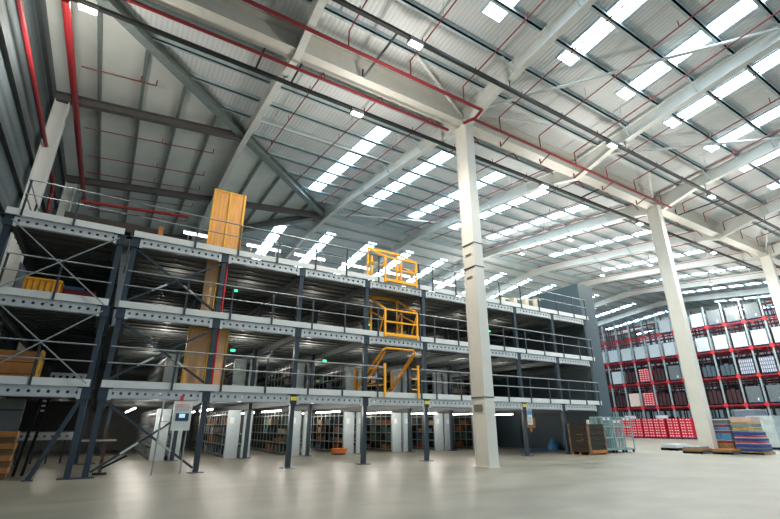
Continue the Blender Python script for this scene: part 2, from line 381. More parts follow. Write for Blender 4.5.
# columns
def column(x, label):
    t = thing('steel_column', label, 'column', (x, YV, 0), 'white columns along the valley')
    w, d = 0.25, 0.38
    MB().box(x - w, YV - d, 0, x + w, YV - d + 0.05, 15.6).box(x - w, YV + d - 0.05, 0, x + w, YV + d, 15.6).box(x - w + 0.03, YV - d + 0.05, 0, x + w - 0.03, YV + d - 0.05, 15.6).build('shaft', 'colwhite', t)
    MB().box(x - w - 0.04, YV - d - 0.04, 0, x + w + 0.04, YV + d + 0.04, 0.02).build('base_plate', 'colwhite', t)
    MB().box(x - w - 0.03, YV - d - 0.03, 15.5, x + w + 0.03, YV + d + 0.03, 15.6).build('cap_plate', 'colwhite', t)
    return t
col1 = column(12.87, 'tall white column with black straps nearest the camera')
for z in (2.5, 9.05, 7.95):
    MB().box(12.87 - 0.262, YV - 0.392, z, 12.87 + 0.262, YV + 0.392, z + 0.035).build('strap', 'black', col1)
MB().box(12.87 - 0.262, YV - 0.2, 1.98, 12.87 - 0.25, YV + 0.25, 2.25).build('faded_sticker', 'greyback', col1)
for z in (8.55, 7.5): MB().box(12.87 - 0.262, YV - 0.15, z, 12.87 - 0.25, YV + 0.2, z + 0.06).build('faded_sticker', 'greyback', col1)
column(29.95, 'second tall white column, behind the shrink-wrapped pallets')
column(47.8, 'third tall white column, in front of the red racking at the picture edge')

# ------------------------------------------------------------------ sprinklers
def pipe(name, pts, r, m, label, group=None, n=8):
    return tag(MB().tube(pts, r, n).build(name, m), label, 'pipe', group)
pipe('sprinkler_main', [(-4.0, 12.1, 15.2), (12.5, 12.1, 15.2), (12.62, 12.7, 15.2), (12.2, 13.1, 15.0)], 0.075, 'red', 'red sprinkler main along the near side of the valley, ending at an elbow')
pipe('sprinkler_main', [(12.6, 12.75, 15.15), (30.0, 12.75, 15.15)], 0.07, 'red', 'red sprinkler main from the near column to the second column')
pipe('sprinkler_main', [(-4.0, 14.25, 15.2), (12.1, 14.1, 15.2)], 0.07, 'red', 'red sprinkler main along the far side of the valley')
pipe('sprinkler_main', [(-3.55, 15.0, 14.9), (-3.36, 31.5, 14.8)], 0.13, 'red', 'thick red pipe running back beside the left wall', n=12)
pipe('sprinkler_main', [(-3.55, 10.0, 15.3), (-3.6, 14.9, 15.3), (-3.55, 15.0, 14.9)], 0.11, 'red', 'red pipe dropping into the thick pipe at the left wall')
pipe('wall_pipe', [(-4.3, 12.0, 13.2), (-4.3, 26.2, 13.3), (-4.3, 26.8, 12.9), (-4.25, 26.9, 11.9), (-4.2, 25.5, 10.6), (-4.2, 25.4, 9.2)], 0.09, 'red', 'red pipe along the left wall bending down behind the mezzanine end')
pipe('sprinkler_main', [(-2.4, 22.0, 10.75), (1.9, 22.0, 11.1)], 0.08, 'red', 'red pipe crossing behind the railing over the left end deck')
head_mesh = MB().tube([(0, 0, 0), (0, 0, 0.32)], 0.022, 6)
HEAD = bpy.data.meshes.new('sprinkler_head')
HEAD.from_pydata([tuple(v) for v in head_mesh.v], [], head_mesh.f); HEAD.materials.append(M['darkred'])
def heads(o, spots):
    org = Vector(o['org'])
    for s in spots:
        h = bpy.data.objects.new('sprinkler_head', HEAD); C.objects.link(h); h.parent = o; h.location = Vector(s) - org
bx_ = [4.12 + 1.46 + 2.917 * k for k in range(0, 18)]
for i, x in enumerate(bx_):
    d = 0.72; ym = 12.1 if x < 12.5 else 12.75
    yl = max(YN + 1, YV - (x - XW) + 0.8)
    mb = MB().tube([(x, ym, 15.25), (x, ym, zr(ym) - d), (x, yl, zr(yl) - d)], 0.032, 6)
    o = tag(mb.build('sprinkler_branch', 'darkred'), '%s thin red sprinkler branch from the left, over the open floor' % ORD[i + 1], 'pipe', 'sprinkler branches over the open floor')
    if i < 9: heads(o, [(x, y, zr(y) - d) for y in (11.2, 8.3, 5.4) if y > yl])
    MB().tube([(x, 9.8, zr(9.8) - d), (x, 9.8, zr(9.8))], 0.012, 5).build('hanger_rod', 'purlin', o)
    yl = min(YR - 1, YV + (x - XW) - 0.8)
    mb = MB().tube([(x, 14.3, 15.35), (x, 14.6, zr(14.6) - d), (x, yl, zr(yl) - d)], 0.032, 6)
    o = tag(mb.build('sprinkler_branch', 'darkred'), '%s thin red sprinkler branch from the left, behind the valley' % ORD[i + 1], 'pipe', 'sprinkler branches behind the valley')
    MB().tube([(x, 17.6, zr(17.6) - d), (x, 17.6, zr(17.6))], 0.012, 5).build('hanger_rod', 'purlin', o)
    if i < 9: heads(o, [(x, y, zr(y) - d) for y in (16.2, 19.2, 22.2, 25.2) if y < yl])
for i, y in enumerate((20.0, 25.0, 28.0, 30.2, 33.2, 36.2)):
    x1 = [-0.6, 2.9, 2.9, 3.0, 3.0, 3.0][i]
    z = lambda x: ZV + SL * (x - XW) - 0.55
    o = tag(MB().tube([(-3.5, y, z(-3.5)), (x1, y, z(x1)), (x1, y, z(x1) + 0.3)], 0.03, 6).build('sprinkler_branch', 'darkred'), '%s thin red sprinkler branch back on the smooth hipped slope' % ORD[i + 1], 'pipe', 'sprinkler branches on the hipped slope')
    heads(o, [(x1 * 0.4 - 1.0, y, z(x1 * 0.4 - 1.0))])
for i, x in enumerate((15.0, 18.0, 20.9, 23.6, 27.2)):
    o = pipe('sprinkler_drop', [(x, 12.75, 15.15), (x + 0.05, 13.5, 14.95), (x + 0.05, 13.5, 15.25)], 0.035, 'darkred', '%s short red elbow off the main right of the near column' % ORD[i + 1], 'red elbows on the main')

# ------------------------------------------------------------------ lighting rows
for (y, z, lab, x0) in ((10.65, 15.4, 'black lighting trunking row over the open floor', -3.5), (15.45, 15.4, 'black lighting trunking row just behind the valley', -3.8)):
    t = thing('lighting_trunking', lab, 'trunking', (x0, y, z))
    MB().box(x0, y - 0.075, z, XE - 6, y + 0.075, z + 0.13).build('channel', 'black', t)
    for x in FRAMES[:6]:
        MB().bar((x, y, z + 0.13), (x, y, zr(y) - 0.9), 0.03, 0.03).build('hanger', 'black', t)
for i, (x, y0, y1) in enumerate(((4.45, 13.95, 15.4), (2.9, 13.95, 15.4), (7.0, 10.75, 13.6), (24.4, 13.95, 15.4), (32.6, 10.75, 13.6))):
    z_ = 15.56
    t = thing('support_arm', ['black arm from the valley beam to the trunking, beside the first rafter', 'black arm from the valley beam to the trunking, nearest the left wall', 'black arm over the floor toward the bright lamp', 'black arm from the valley beam right of the near column', 'black arm over the floor by the second column'][i], 'bracket', (x, y0, z_), 'black trunking arms')
    MB().bar((x, y0, z_), (x, y1, z_), 0.07, 0.07).build('arm', 'black', t)
    MB().bar((x, y0 if y1 < YV + 3 and y0 > YV else y1, z_), (x, y0 if y1 < YV + 3 and y0 > YV else y1, z_ + 0.5), 0.06, 0.06).build('drop', 'black', t)
LAMPS = []
def highbay(x, y, z, label, e=True, group='high bay lights'):
    t = thing('high_bay_light', label, 'light', (x, y, z - 0.22), group)
    hs = MB().box(x - 0.3, y - 0.15, z - 0.16, x + 0.3, y + 0.15, z).build('housing', 'fitting', t)
    MB().box(x - 0.26, y - 0.12, z - 0.19, x + 0.26, y + 0.12, z - 0.155).build('lens', 'bay', hs)
    LAMPS.append((x, y, z - 0.3)); return t
for i, x in enumerate((-3.2, 7.73, 20.3, 30.9, 43.3)): 
    if i: highbay(x, 10.65, 15.4, '%s lit lamp from the left on the trunking over the floor' % ORD[i])
for i, x in enumerate((-3.0, 7.71, 20.7, 31.0, 42.0, 53.0)): highbay(x, 15.45, 15.4, '%s lit lamp from the left on the trunking behind the valley' % ORD[i + 1])
for i, (x, y) in enumerate(((31.5, 27.05), (31.3, 21.5), (43.4, 21.5), (44.0, 27.0), (31.2, 32.8), (55.5, 21.5))):
    t = highbay(x, y, zr(y) - 1.0, '%s lit lamp hung under the roof between mezzanine and racking' % ORD[i + 1], group='lamps beyond the mezzanine')
    MB().bar((x, y, zr(y) - 1.0), (x, y, zr(y) - 0.1), 0.03, 0.03).build('hanger', 'black', t)

# ------------------------------------------------------------------ mezzanine
YF, S = 17.34, 3.18
PX = [-0.05 + S * i - 0.02 * i for i in range(9)]
PX = [-0.05, 3.05, 6.25, 9.43, 12.61, 15.79, 18.97, 22.15, 25.25]
LV = [2.84, 5.45, 8.04]          # top edge of the kick plate of each deck
LN = ['first deck', 'second deck', 'top deck']
def post(x, y, z1, label, group, tagged=False, rear=False):
    t = thing('mezzanine_post', label, 'post', (x, y, 0), group)
    mb = MB()
    w = 0.083
    mb.box(x - w, y - w, 0.02, x - w + 0.025, y + w, z1).box(x + w - 0.025, y - w, 0.02, x + w, y + w, z1).box(x - w + 0.025, y - w, 0.02, x + w - 0.025, y - w + 0.02, z1).box(x - w + 0.025, y + 0.03, 0.02, x + w - 0.025, y + w, z1)
    mb.build('shaft', 'navy', t)
    MB().box(x - 0.24, y - 0.2, 0, x + 0.24, y + 0.2, 0.025).build('base_plate', 'navy', t)
    if not rear:
        for k, z in enumerate(LV):
            if z > z1 + 0.5: continue
            MB().box(x - 0.25, y - 0.13, z - 0.27, x + 0.25, y + 0.1, z - 0.235).box(x - 0.13, y - 0.12, z - 0.60, x + 0.13, y - 0.09, z - 0.27).build('bracket', 'navy', t)
        if tagged:
            MB().box(x - 0.12, y - 0.15, 2.38, x + 0.12, y - 0.12, 2.52).build('yellow_tag', 'tag', t)
    return t
for i, x in enumerate(PX):
    post(x, YF, 7.7, '%s navy post from the left along the mezzanine front%s' % (ORD[i + 1], ', with a yellow tag' if i in (2, 4, 6) else ''), 'navy posts along the mezzanine front', i in (2, 4, 6))
    post(x, 23.35, 7.6, '%s navy post from the left in the second row under the mezzanine' % ORD[i + 1], 'navy posts in the second row', rear=True)
    post(x + (0.47 if i < 8 else -0.3), 29.35, 7.6, '%s navy post from the left in the third row under the mezzanine' % ORD[i + 1], 'navy posts in the third row', rear=True)
post(-0.50, YF, 7.7, 'navy post at the right corner of the left end block', 'navy posts of the left end block')
post(-3.62, YF, 7.7, 'navy post at the far left of the left end block', 'navy posts of the left end block')
post(-0.50, 23.35, 7.6, 'navy post behind the right corner of the left end block', 'navy posts of the left end block', rear=True)
post(-3.62, 23.35, 7.6, 'navy post at the back left of the left end block', 'navy posts of the left end block', rear=True)

def perf_beam(x0, x1, zt_, label, group, y=YF - 0.10):
    t = thing('perforated_beam', label, 'beam', ((x0 + x1) / 2, y, zt_ - 0.55), group)
    MB().perf(x0, x1, y, zt_ - 0.54, zt_ - 0.25, 12, 0.048).build('web', 'zinc', t)
    MB().box(x0, y + 0.03, zt_ - 0.56, x1, y + 0.12, zt_ - 0.54).box(x0, y - 0.02, zt_ - 0.25, x1, y + 0.12, zt_ - 0.235).build('flange', 'zinc', t)
    for x in (x0, x1 - 0.1): MB().box(x, y - 0.015, zt_ - 0.6, x + 0.1, y, zt_ - 0.26).build('end_bracket', 'zinc', t)
for l, z in enumerate(LV):
    for i in range(8):
        perf_beam(PX[i] + 0.14, PX[i + 1] - 0.14, z, '%s perforated grey edge beam from the left under the %s' % (ORD[i + 1], LN[l]), 'perforated beams of the %s' % LN[l])
    perf_beam(-3.5, -0.62, z, 'perforated grey edge beam under the %s of the left end block' % LN[l], 'perforated beams of the left end block')
    for (x0, x1, nm) in ((PX[0] - 0.1, 25.4, 'long'), (-3.75, -0.45, 'left end')):
        t = thing('mezzanine_deck', '%s mezzanine %s with pale edge board and dark ribbed underside' % (nm, LN[l]), 'deck', ((x0 + x1) / 2, YF, z - 0.3), 'mezzanine decks')
        MB().box(x0, YF + 0.12, z - 0.27, x1, 34.8, z - 0.2).build('deck_sheet', 'deck', t)
        MB().box(x0, YF - 0.16, z - 0.225, x1 + (0.25 if x1 > 20 else 0), YF - 0.12, z).build('kick_plate', 'fascia', t)
        mb = MB(); y = YF + 0.75
        while y < 34.5:
            mb.box(x0, y - 0.03, z - 0.33, x1, y + 0.03, z - 0.27); y += 0.62
        mb.build('joists', 'crossbeam', t)
    for i, x in enumerate(PX + [-0.5, -3.62]):
        x += 0.155 if i != 9 else -0.155
        mb = MB().ibeam((x, YF + 0.12, z - 0.335), (x, 34.7, z - 0.335), 0.26, 0.26, 0.14, 0.015, 0.015)
        lab = '%s dark cross beam from the left under the %s' % (ORD[i + 1], LN[l]) if i < 9 else 'dark cross beam under the %s at the %s of the left end block' % (LN[l], ['right', 'left'][i - 9])
        tag(mb.build('cross_beam', 'crossbeam'), lab, 'beam', 'cross beams under the %s' % LN[l])

# railings
YRL = YF - 0.2
def railing(x0, x1, z, posts, label):
    t = thing('guard_rail', label, 'railing', (x0, YRL, z - 0.2), 'guard rails along the deck edges')
    MB().tube([(x0, YRL, z + 1.06), (x1, YRL, z + 1.06)], 0.024, 8).build('top_rail', 'rail', t)
    MB().tube([(x0, YRL, z + 0.54), (x1, YRL, z + 0.54)], 0.022, 8).build('mid_rail', 'rail', t)
    for x in posts: MB().box(x - 0.03, YRL + 0.0, z - 0.24, x + 0.03, YRL + 0.05, z + 1.08).build('rail_post', 'navyrail', t)
for l, z in enumerate(LV):
    lp = [x for i in range(8) for x in (PX[i] + 0.55, PX[i] + 2.05)]
    railing(PX[0] - 0.05, 10.2, z, [1.9, 3.5] + [x for x in lp if 4 < x < 10.1], 'grey guard rail of the %s left of the yellow gate' % LN[l])
    railing(12.25, 25.5, z, [12.3] + [x for x in lp if 12.8 < x] + [25.45], 'grey guard rail of the %s right of the yellow gate' % LN[l])
    railing(-3.4, -0.5, z, [-3.35, -1.95], 'grey guard rail on the %s of the left end block' % LN[l])
railing_end = thing('guard_rail', 'short grey guard rail on the top deck returning along its left edge', 'railing', (-3.4, YF, 7.8), 'guard rails along the deck edges')
for z in (1.06, 0.54): MB().tube([(-3.4, YF - 0.15, LV[2] + z), (-3.4, 21.4, LV[2] + z)], 0.022, 8).build('side_rail', 'rail', railing_end)
for y in (19.2, 21.3): MB().box(-3.43, y, LV[2] - 0.2, -3.37, y + 0.05, LV[2] + 1.08).build('rail_post', 'navyrail', railing_end)

# bracing
def xbrace(x0, x1, z0, z1, m, label, y=YF, w=0.05):
    t = thing('cross_brace', label, 'brace', ((x0 + x1) / 2, y, z0), 'cross braces in the mezzanine front')
    MB().bar((x0, y - 0.02, z0), (x1, y - 0.02, z1), w, w).build('brace_rod', m, t)
    MB().bar((x0, y + 0.03, z1), (x1, y + 0.03, z0), w, w).build('brace_rod', m, t)
    return t
for l, (z0, z1) in enumerate(((0.15, 2.2), (2.9, 4.78), (5.5, 7.4))):
    t = xbrace(PX[0] + 0.1, PX[1] - 0.1, z0, z1, 'navy', 'dark cross brace in the leftmost long bay, %s' % ['ground floor', 'on the first deck', 'on the second deck'][l], w=0.07)
    a = (PX[0] + PX[1]) / 2; zc = (z0 + z1) / 2; sl = (z1 - z0) / (PX[1] - PX[0] - 0.2)
    for (u0, u1, s) in ((-0.75, -0.3, 1), (0.25, 0.7, -1)):
        MB().bar((a + u0, YF - 0.06, zc + sl * u0 * s), (a + u1, YF - 0.06, zc + sl * u1 * s), 0.06, 0.06).build('bright_sleeve', 'zinc', t)
xbrace(-3.5, -0.55, 5.2, 7.6, 'rail', 'pale thin cross brace on the second deck of the left end block', YF - 0.31, 0.036)
xbrace(-3.3, -0.55, 2.7, 5.0, 'rail', 'pale thin cross brace on the first deck of the left end block', YF - 0.31, 0.036)
t = thing('raking_leg', 'dark raking leg leaning against the left end block on the ground', 'brace', (-1.42, YF, 0), None)
MB().bar((-1.42, YF - 0.05, 0.03), (-0.62, YF - 0.05, 2.2), 0.12, 0.1, (0, 1, 0)).build('leg', 'navy', t)
MB().box(-1.55, YF - 0.15, 0, -1.29, YF + 0.05, 0.03).build('foot_plate', 'navy', t)

# shelving
BOXES = 0
def shelving(i, lvl):
    global BOXES
    z0, h = (0.0, 2.18) if lvl == 0 else (LV[0] - 0.2, 2.05)
    x1 = PX[i] + 0.35; x0 = PX[i] - 0.85; y0, y1 = (23.9, 33.5)
    where = ['on the ground floor', 'on the first deck'][lvl]
    t = thing('shelving_run', '%s shelving run from the left %s, with grey end panels' % (ORD[i], where), 'shelving', ((x0 + x1) / 2, y0, z0), 'shelving runs %s' % where)
    for a, pw in ((x0, 0.6), (x0 + 0.78, 0.42)):
        ep = MB().box(a, y0 - 0.03, z0, a + pw, y0, z0 + h).box(a, y0, z0, a + 0.02, y0 + 0.12, z0 + h).box(a + pw - 0.02, y0, z0, a + pw, y0 + 0.12, z0 + h).build('end_panel', 'panel', t)
        MB().box(a + 0.1, y0 - 0.045, z0 + h - 0.62, a + 0.3, y0 - 0.03, z0 + h - 0.34).build('paper_notice', 'signwhite', ep)
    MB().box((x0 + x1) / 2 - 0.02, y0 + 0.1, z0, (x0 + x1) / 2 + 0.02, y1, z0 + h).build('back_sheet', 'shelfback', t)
    k = 0; y = y0 + 0.15
    while y < y1:
        MB().box(x0, y, z0, x0 + 0.03, y + 0.05, z0 + h).build('upright', 'shelf', t)
        MB().box(x1 - 0.03, y, z0, x1, y + 0.05, z0 + h).build('upright', 'shelf', t); y += 0.62
    for s in range(5):
        z = z0 + 0.08 + s * (h - 0.1) / 4.4
        MB().box(x0, y0 + 0.1, z, x0 + 0.45, y1, z + 0.035).build('shelf', 'shelf', t)
        MB().box(x1 - 0.45, y0 + 0.1, z, x1, y1, z + 0.035).build('shelf', 'shelf', t)
        seen = set()
        for _ in range(3 if lvl == 0 else 2):
            if s > 3: continue
            j = random.randint(0, 7)
            if j in seen: continue
            seen.add(j); c = random.randint(0, 5)
            yy = y0 + 0.22 + 0.62 * j
            hh = random.uniform(0.2, 0.34)
            o = MB().box(x0 + 0.04, yy + 0.02, z + 0.037, x0 + 0.38, yy + 0.5, z + 0.037 + hh).build('carton', 'box%d' % c)
            tag(o, '%s carton, %s slot, %s shelf up, %s shelving run %s' % (BOXN[c], ORD[j + 1], ORD[s + 1], ORD[i], where), 'box', 'cartons on the shelving')
for i in range(1, 8):
    shelving(i, 0); shelving(i, 1)
# back sheets and dark partitions
struct('wall_partition', MB().box(-4.2, 34.9, 0, 25.4, 35.0, 7.75), 'greyback', 'grey back wall of the mezzanine floors', 'wall')
tw = struct('wall_tower', MB().box(25.5, 17.5, 0, 27.0, 34.9, 10.35), 'tower', 'slate blue tower wall at the right end of the mezzanine', 'wall')
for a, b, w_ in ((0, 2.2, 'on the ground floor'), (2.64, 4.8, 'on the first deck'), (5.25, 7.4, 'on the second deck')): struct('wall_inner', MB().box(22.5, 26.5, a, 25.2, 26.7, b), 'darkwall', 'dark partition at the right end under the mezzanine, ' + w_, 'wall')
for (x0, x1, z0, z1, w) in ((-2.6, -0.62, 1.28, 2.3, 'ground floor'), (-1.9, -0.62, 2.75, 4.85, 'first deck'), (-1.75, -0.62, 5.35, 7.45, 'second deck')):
    t = thing('shade_backing', 'black sheet standing in for the shade behind the left end block, %s' % w, 'sheeting', (x0, 22.0, z0), 'black sheeting')
    MB().box(x0, 22.0, z0, x1, 22.03, z1).build('sheet', 'sheet', t)  # plain black sheet, added to give the deep shade at the back
    MB().box(x0, 21.97, z1, x1, 22.06, z1 + 0.06).build('backing_rail', 'navy', t)
t = thing('low_conveyor', 'low perforated grey beam on dark legs under the left end block', 'conveyor', (-1.5, 24.4, 0))
MB().perf(-2.7, -0.65, 24.4, 0.9, 1.2, 8, 0.055).build('web', 'zinc', t)
for x in (-2.6, -2.1, -1.6, -1.1, -0.75): MB().box(x, 24.42, 0, x + 0.06, 24.5, 0.92).build('leg', 'navy', t)
for l in (0, 1):
    t = thing('perforated_beam', 'perforated grey beam far back on the %s of the left end block' % LN[l], 'beam', (-1.4, 24.5, LV[l] + 0.0), 'perforated beams of the left end block')
    MB().perf(-1.9, -0.6, 21.7, LV[l] + 0.25, LV[l] + 0.55, 6, 0.055).build('web', 'zinc', t)
    for x in (-1.85, -0.7): MB().box(x, 21.73, LV[l] - 0.2, x + 0.06, 21.79, LV[l] + 0.25).build('leg', 'navy', t)

# strip lights under the decks and above the top deck
def strip(x0, x1, y, z, drop, label, group, m='tubein', r=0.03):
    t = thing('strip_light', label, 'light', (x0, y, z), group)
    if x1 == x0:
        y1 = y + 3.2
        MB().box(x0 - 0.06, y, z, x0 + 0.06, y1, z + 0.06).build('batten', 'fitting', t)
        MB().tube([(x0, y + 0.03, z - 0.03), (x0, y1 - 0.03, z - 0.03)], r, 8).build('tube', m, t)
        for yy in (y + 0.2, y1 - 0.2): MB().box(x0 - 0.01, yy, z + 0.06, x0 + 0.01, yy + 0.02, z + drop).build('hanger', 'fitting', t)
    return t
for i in range(8):
    x = PX[i] + 1.25
    for k, y in enumerate((22.3, 27.0)):
        for l in (0,):
            z = LV[l] - 0.66
            strip(x, x, y, z, 0.19, '%s strip light from the left, %s, under the %s' % (ORD[i + 1], ['front of the aisles', 'deeper in the aisles'][k], LN[l]), 'strip lights under the decks', 'tubein')
for i, x in enumerate((2.9, 6.15, 8.9, 12.0, 15.1, 19.0)):
    t = thing('strip_light', '%s glowing strip light from the left standing above the top deck' % ORD[i + 1], 'light', (x, 23.5, LV[2] - 0.2), 'strip lights above the top deck')
    z = 10.85
    MB().box(x - 1.0, 23.47, z + 0.08, x + 1.0, 23.57, z + 0.14).build('batten', 'fitting', t)
    MB().tube([(x - 0.95, 23.5, z), (x + 0.95, 23.5, z)], 0.075, 8).build('tube', 'tube', t)
    for a in (-0.7, 0.7): MB().box(x + a - 0.02, 23.53, LV[2] - 0.2, x + a + 0.02, 23.57, z + 0.06).build('stand_pole', 'rail', t)
for i, (x, y, z, w) in enumerate(((4.0, 19.2, 6.9, 'second deck near the plywood board'), (10.9, 19.6, 6.25, 'second deck behind the yellow gate'), (4.2, 19.2, 4.35, 'first deck near the plywood door'), (9.2, 21.2, 4.5, 'first deck left of the yellow gate'), (19.6, 20, 6.9, 'second deck toward the right end'))):
    t = thing('exit_sign', 'small green lit sign hung on the %s' % w, 'sign', (x, y, z), 'green lit signs')
    MB().box(x - 0.09, y, z, x + 0.09, y + 0.04, z + 0.09).build('lit_face', 'green', t)
    top = [l for l in LV if l > z][0] - 0.5
    MB().box(x - 0.01, y + 0.01, z + 0.09, x + 0.01, y + 0.03, top).build('hanger', 'navy', t)

# yellow pallet gates
def gate(l, label):
    z = LV[l] - 0.2; x0, x1, yf, yb = 10.32, 12.1, YF - 0.21, YF + 1.55
    t = thing('pallet_gate', label, 'gate', ((x0 + x1) / 2, yf, z), 'yellow pallet gates in the deck edge')
    r = 0.042
    fh = 1.3 if l else 1.42
    for x in (x0, x1): MB().box(x - r, yf - r, z, x + r, yf + r, z + fh).build('front_post', 'yellow', t)
    if l == 0:
        for x in (x0 - 0.55, x1 - 0.35): MB().box(x - r, yb - r, z, x + r, yb + r, z + 1.3).build('rear_post', 'yellow', t)
        U = [(x0 - 0.62, yb + 0.3, z + 0.05), (x0 - 0.02, yf + 0.2, z + 2.0), (x0 + 0.15, yf + 0.15, z + 2.12), (x1 - 0.15, yf + 0.15, z + 2.12), (x1, yf + 0.2, z + 2.0), (x1 - 0.45, yb + 0.3, z + 0.05)]
        MB().tube(U, 0.045, 8).build('swing_frame', 'yellow', t)
        for dx in (0.16, 0.3):
            MB().tube([(x0 - 0.62 + dx, yb, z + 0.1), (x0 + 0.05 + dx * 0.3, yf + 0.2, z + 1.95)], 0.03, 6).build('arm', 'yellow', t)
            MB().tube([(x1 - 0.45 - dx, yb, z + 0.1), (x1 - 0.05 - dx * 0.3, yf + 0.2, z + 1.95)], 0.03, 6).build('arm', 'yellow', t)
        mb = MB()
        for zz in (0.35, 0.8, 1.25): mb.bar((x1 - 0.35, yf, z + zz), (x1, yf, z + zz), 0.04, 0.05)
        for zz in (0.5, 1.25): mb.bar((x0, yf, z + zz), (x0 - 0.55, yb, z + zz), 0.04, 0.05)
        mb.build('side_rails', 'yellow', t)
        return t
    mb = MB()
    for zz in (0.12, 0.7, 1.27): mb.bar((x0, yf, z + zz), (x1, yf, z + zz), 0.06, 0.065 if zz > 0.2 else 0.14)
    mb.build('front_rails', 'yellow', t)
    for s, x in ((0, x0), (1, x1)):
        mb = MB()
        mb.box(x - r, yb - r, z, x + r, yb + r, z + 2.32)
        mb.box(x - r, yb - 0.45, z, x + r, yb - 0.4, z + 1.75)
        for a in range(3):
            mb.bar((x, yb, z + 0.1 + a * 0.55), (x, yb - 0.42, z + 0.6 + a * 0.55), 0.055, 0.055)
        mb.build('side_lattice', 'yellow', t)
        MB().bar((x, yf, z + 1.27), (x, yb, z + 2.32), 0.07, 0.1).build('arm', 'yellow', t)
        MB().bar((x, yf, z + 0.75), (x, yb - 0.4, z + 1.45), 0.04, 0.05).bar((x, yf, z + 1.2), (x, yf + 0.6, z + 0.1), 0.04, 0.05).build('diagonal', 'yellow', t)
    MB().bar((x0 - 0.05, yb, z + 2.32), (x1 + 0.05, yb, z + 2.32), 0.06, 0.12).build('rear_bar', 'yellow', t)
    return t
gate(0, 'yellow pallet gate with raised swing frame on the first deck')
gate(1, 'yellow pallet gate closed with three rails on the second deck')
gate(2, 'yellow pallet gate on the top deck, against the skylights')

# plywood boards
def plydoor(x0, x1, y, z0, z1, label, split, pm='ply'):
    t = thing('plywood_door', label, 'door panel', ((x0 + x1) / 2, y, z0), 'plywood doors on the decks')
    xs = [x0] + ([x0 + (x1 - x0) * split] if split else []) + [x1]
    for a, b in zip(xs[:-1], xs[1:]):
        MB().box(a + 0.03, y, z0 + 0.03, b - 0.03, y + 0.03, z1 - 0.03).build('plywood_leaf', pm, t)
    for x in xs: MB().box(x - 0.035, y - 0.03, z0, x + 0.035, y + 0.07, z1).build('stile', 'plyframe', t)
    MB().box(x0, y - 0.02, z1 - 0.06, x1, y + 0.06, z1).build('top_rail', 'plyframe', t)
    MB().box(x1 + 0.02, y, z0, x1 + 0.06, y + 0.35, z1).build('return_panel', 'plyframe', t)
    return t
plydoor(2.42, 3.66, 18.0, LV[2] - 0.2, 10.9, 'tall plywood door with yellow frame standing on the top deck', 0.52)
plydoor(2.28, 3.66, 18.0, LV[0] - 0.2, 4.95, 'plywood door with yellow frame behind the railing on the first deck', 0.55, 'plypale')
t = thing('plywood_board', 'narrow plywood board standing on the second deck below the tall door', 'board', (2.75, 18.0, LV[1] - 0.2), None)
MB().prism([(2.55, 18.0, LV[1] - 0.2), (2.95, 18.0, LV[1] - 0.2), (2.95, 18.0, 7.72), (2.52, 18.0, 7.72)], (0, 0.05, 0)).build('board_face', 'plypale', t)
MB().box(2.95, 17.98, LV[1] - 0.2, 3.0, 18.1, 7.72).build('edge_strip', 'plyframe', t)
tag(MB().tube([(3.22, 17.5, 2.64), (3.22, 17.5, 7.7)], 0.04, 8).build('riser_pipe', 'signred'), 'thin red riser pipe beside the second front post above the first deck', 'pipe')

# top deck conveyor and cabinets
t = thing('belt_conveyor', 'long brown belt conveyor on the top deck behind the left railing', 'conveyor', (-0.9, 21.6, LV[2] - 0.2), None)
MB().box(-2.8, 21.3, 9.55, 0.9, 22.1, 9.62).build('belt', 'crate', t)
MB().box(-2.8, 21.24, 9.45, 0.9, 21.3, 9.85).box(-2.8, 22.1, 9.45, 0.9, 22.16, 9.85).build('side_frame', 'crate', t)
for x in (-2.7, -1.5, -0.3, 0.7):
    MB().box(x, 21.26, LV[2] - 0.2, x + 0.07, 21.34, 9.45).build('leg', 'navyrail', t)
    MB().box(x, 22.06, LV[2] - 0.2, x + 0.07, 22.14, 9.45).build('leg', 'navyrail', t)
MB().box(0.72, 21.2, 9.55, 0.92, 22.2, 10.0).build('end_stop', 'orangewood', t)
for i, x in enumerate((21.3, 22.4, 23.5, 24.4)):
    t = thing('display_cabinet', '%s pale cabinet with dark doors from the left on the top deck' % ORD[i + 1], 'cabinet', (x, 20.0, LV[2] - 0.2), 'cabinets at the right end of the top deck')
    h = 1.5 + 0.12 * i
    MB().box(x - 0.35, 20.0, LV[2] - 0.2, x + 0.35, 20.5, LV[2] - 0.2 + h).build('carcass', 'cream', t)
    dr = MB().box(x - 0.02, 19.96, LV[2] + 0.1, x + 0.3, 20.0, LV[2] - 0.3 + h).build('door', 'tower', t)
    MB().box(x + 0.0, 19.94, LV[2] + 0.5, x + 0.03, 19.96, LV[2] + 0.62).build('handle', 'rail', dr)

# left end block contents
t = thing('yellow_bin', 'ribbed yellow storage bin on the second deck of the left end block', 'bin', (-2.45, 18.4, LV[1] - 0.2), None)
mb = MB().box(-2.95, 18.2, LV[1] - 0.2, -1.95, 18.9, LV[1] + 0.62)
bd = mb.build('body', 'yellow', t)
MB().box(-2.98, 18.17, LV[1] + 0.6, -1.92, 18.93, LV[1] + 0.66).build('rim', 'yellow', t)
for k in range(6): MB().box(-2.88 + k * 0.17, 18.17, LV[1] - 0.1, -2.84 + k * 0.17, 18.2, LV[1] + 0.58).build('rib', 'orangewood', bd)
t = thing('orange_crate', 'large orange timber box on the first deck of the left end block', 'crate', (-2.5, 18.4, LV[0] - 0.2), None)
for k in range(3): MB().box(-3.1, 18.2, LV[0] - 0.2 + k * 0.36, -1.97, 18.9, LV[0] + 0.14 + k * 0.36).build('board', 'orangewood', t)
MB().box(-1.99, 18.17, LV[0] - 0.2, -1.93, 18.93, LV[0] + 0.92).build('corner_post', 'plyframe', t)
t = thing('red_machine', 'low dark red machine with grey frame behind the yellow bin', 'machine', (-2.0, 20.2, LV[1] - 0.2), None)
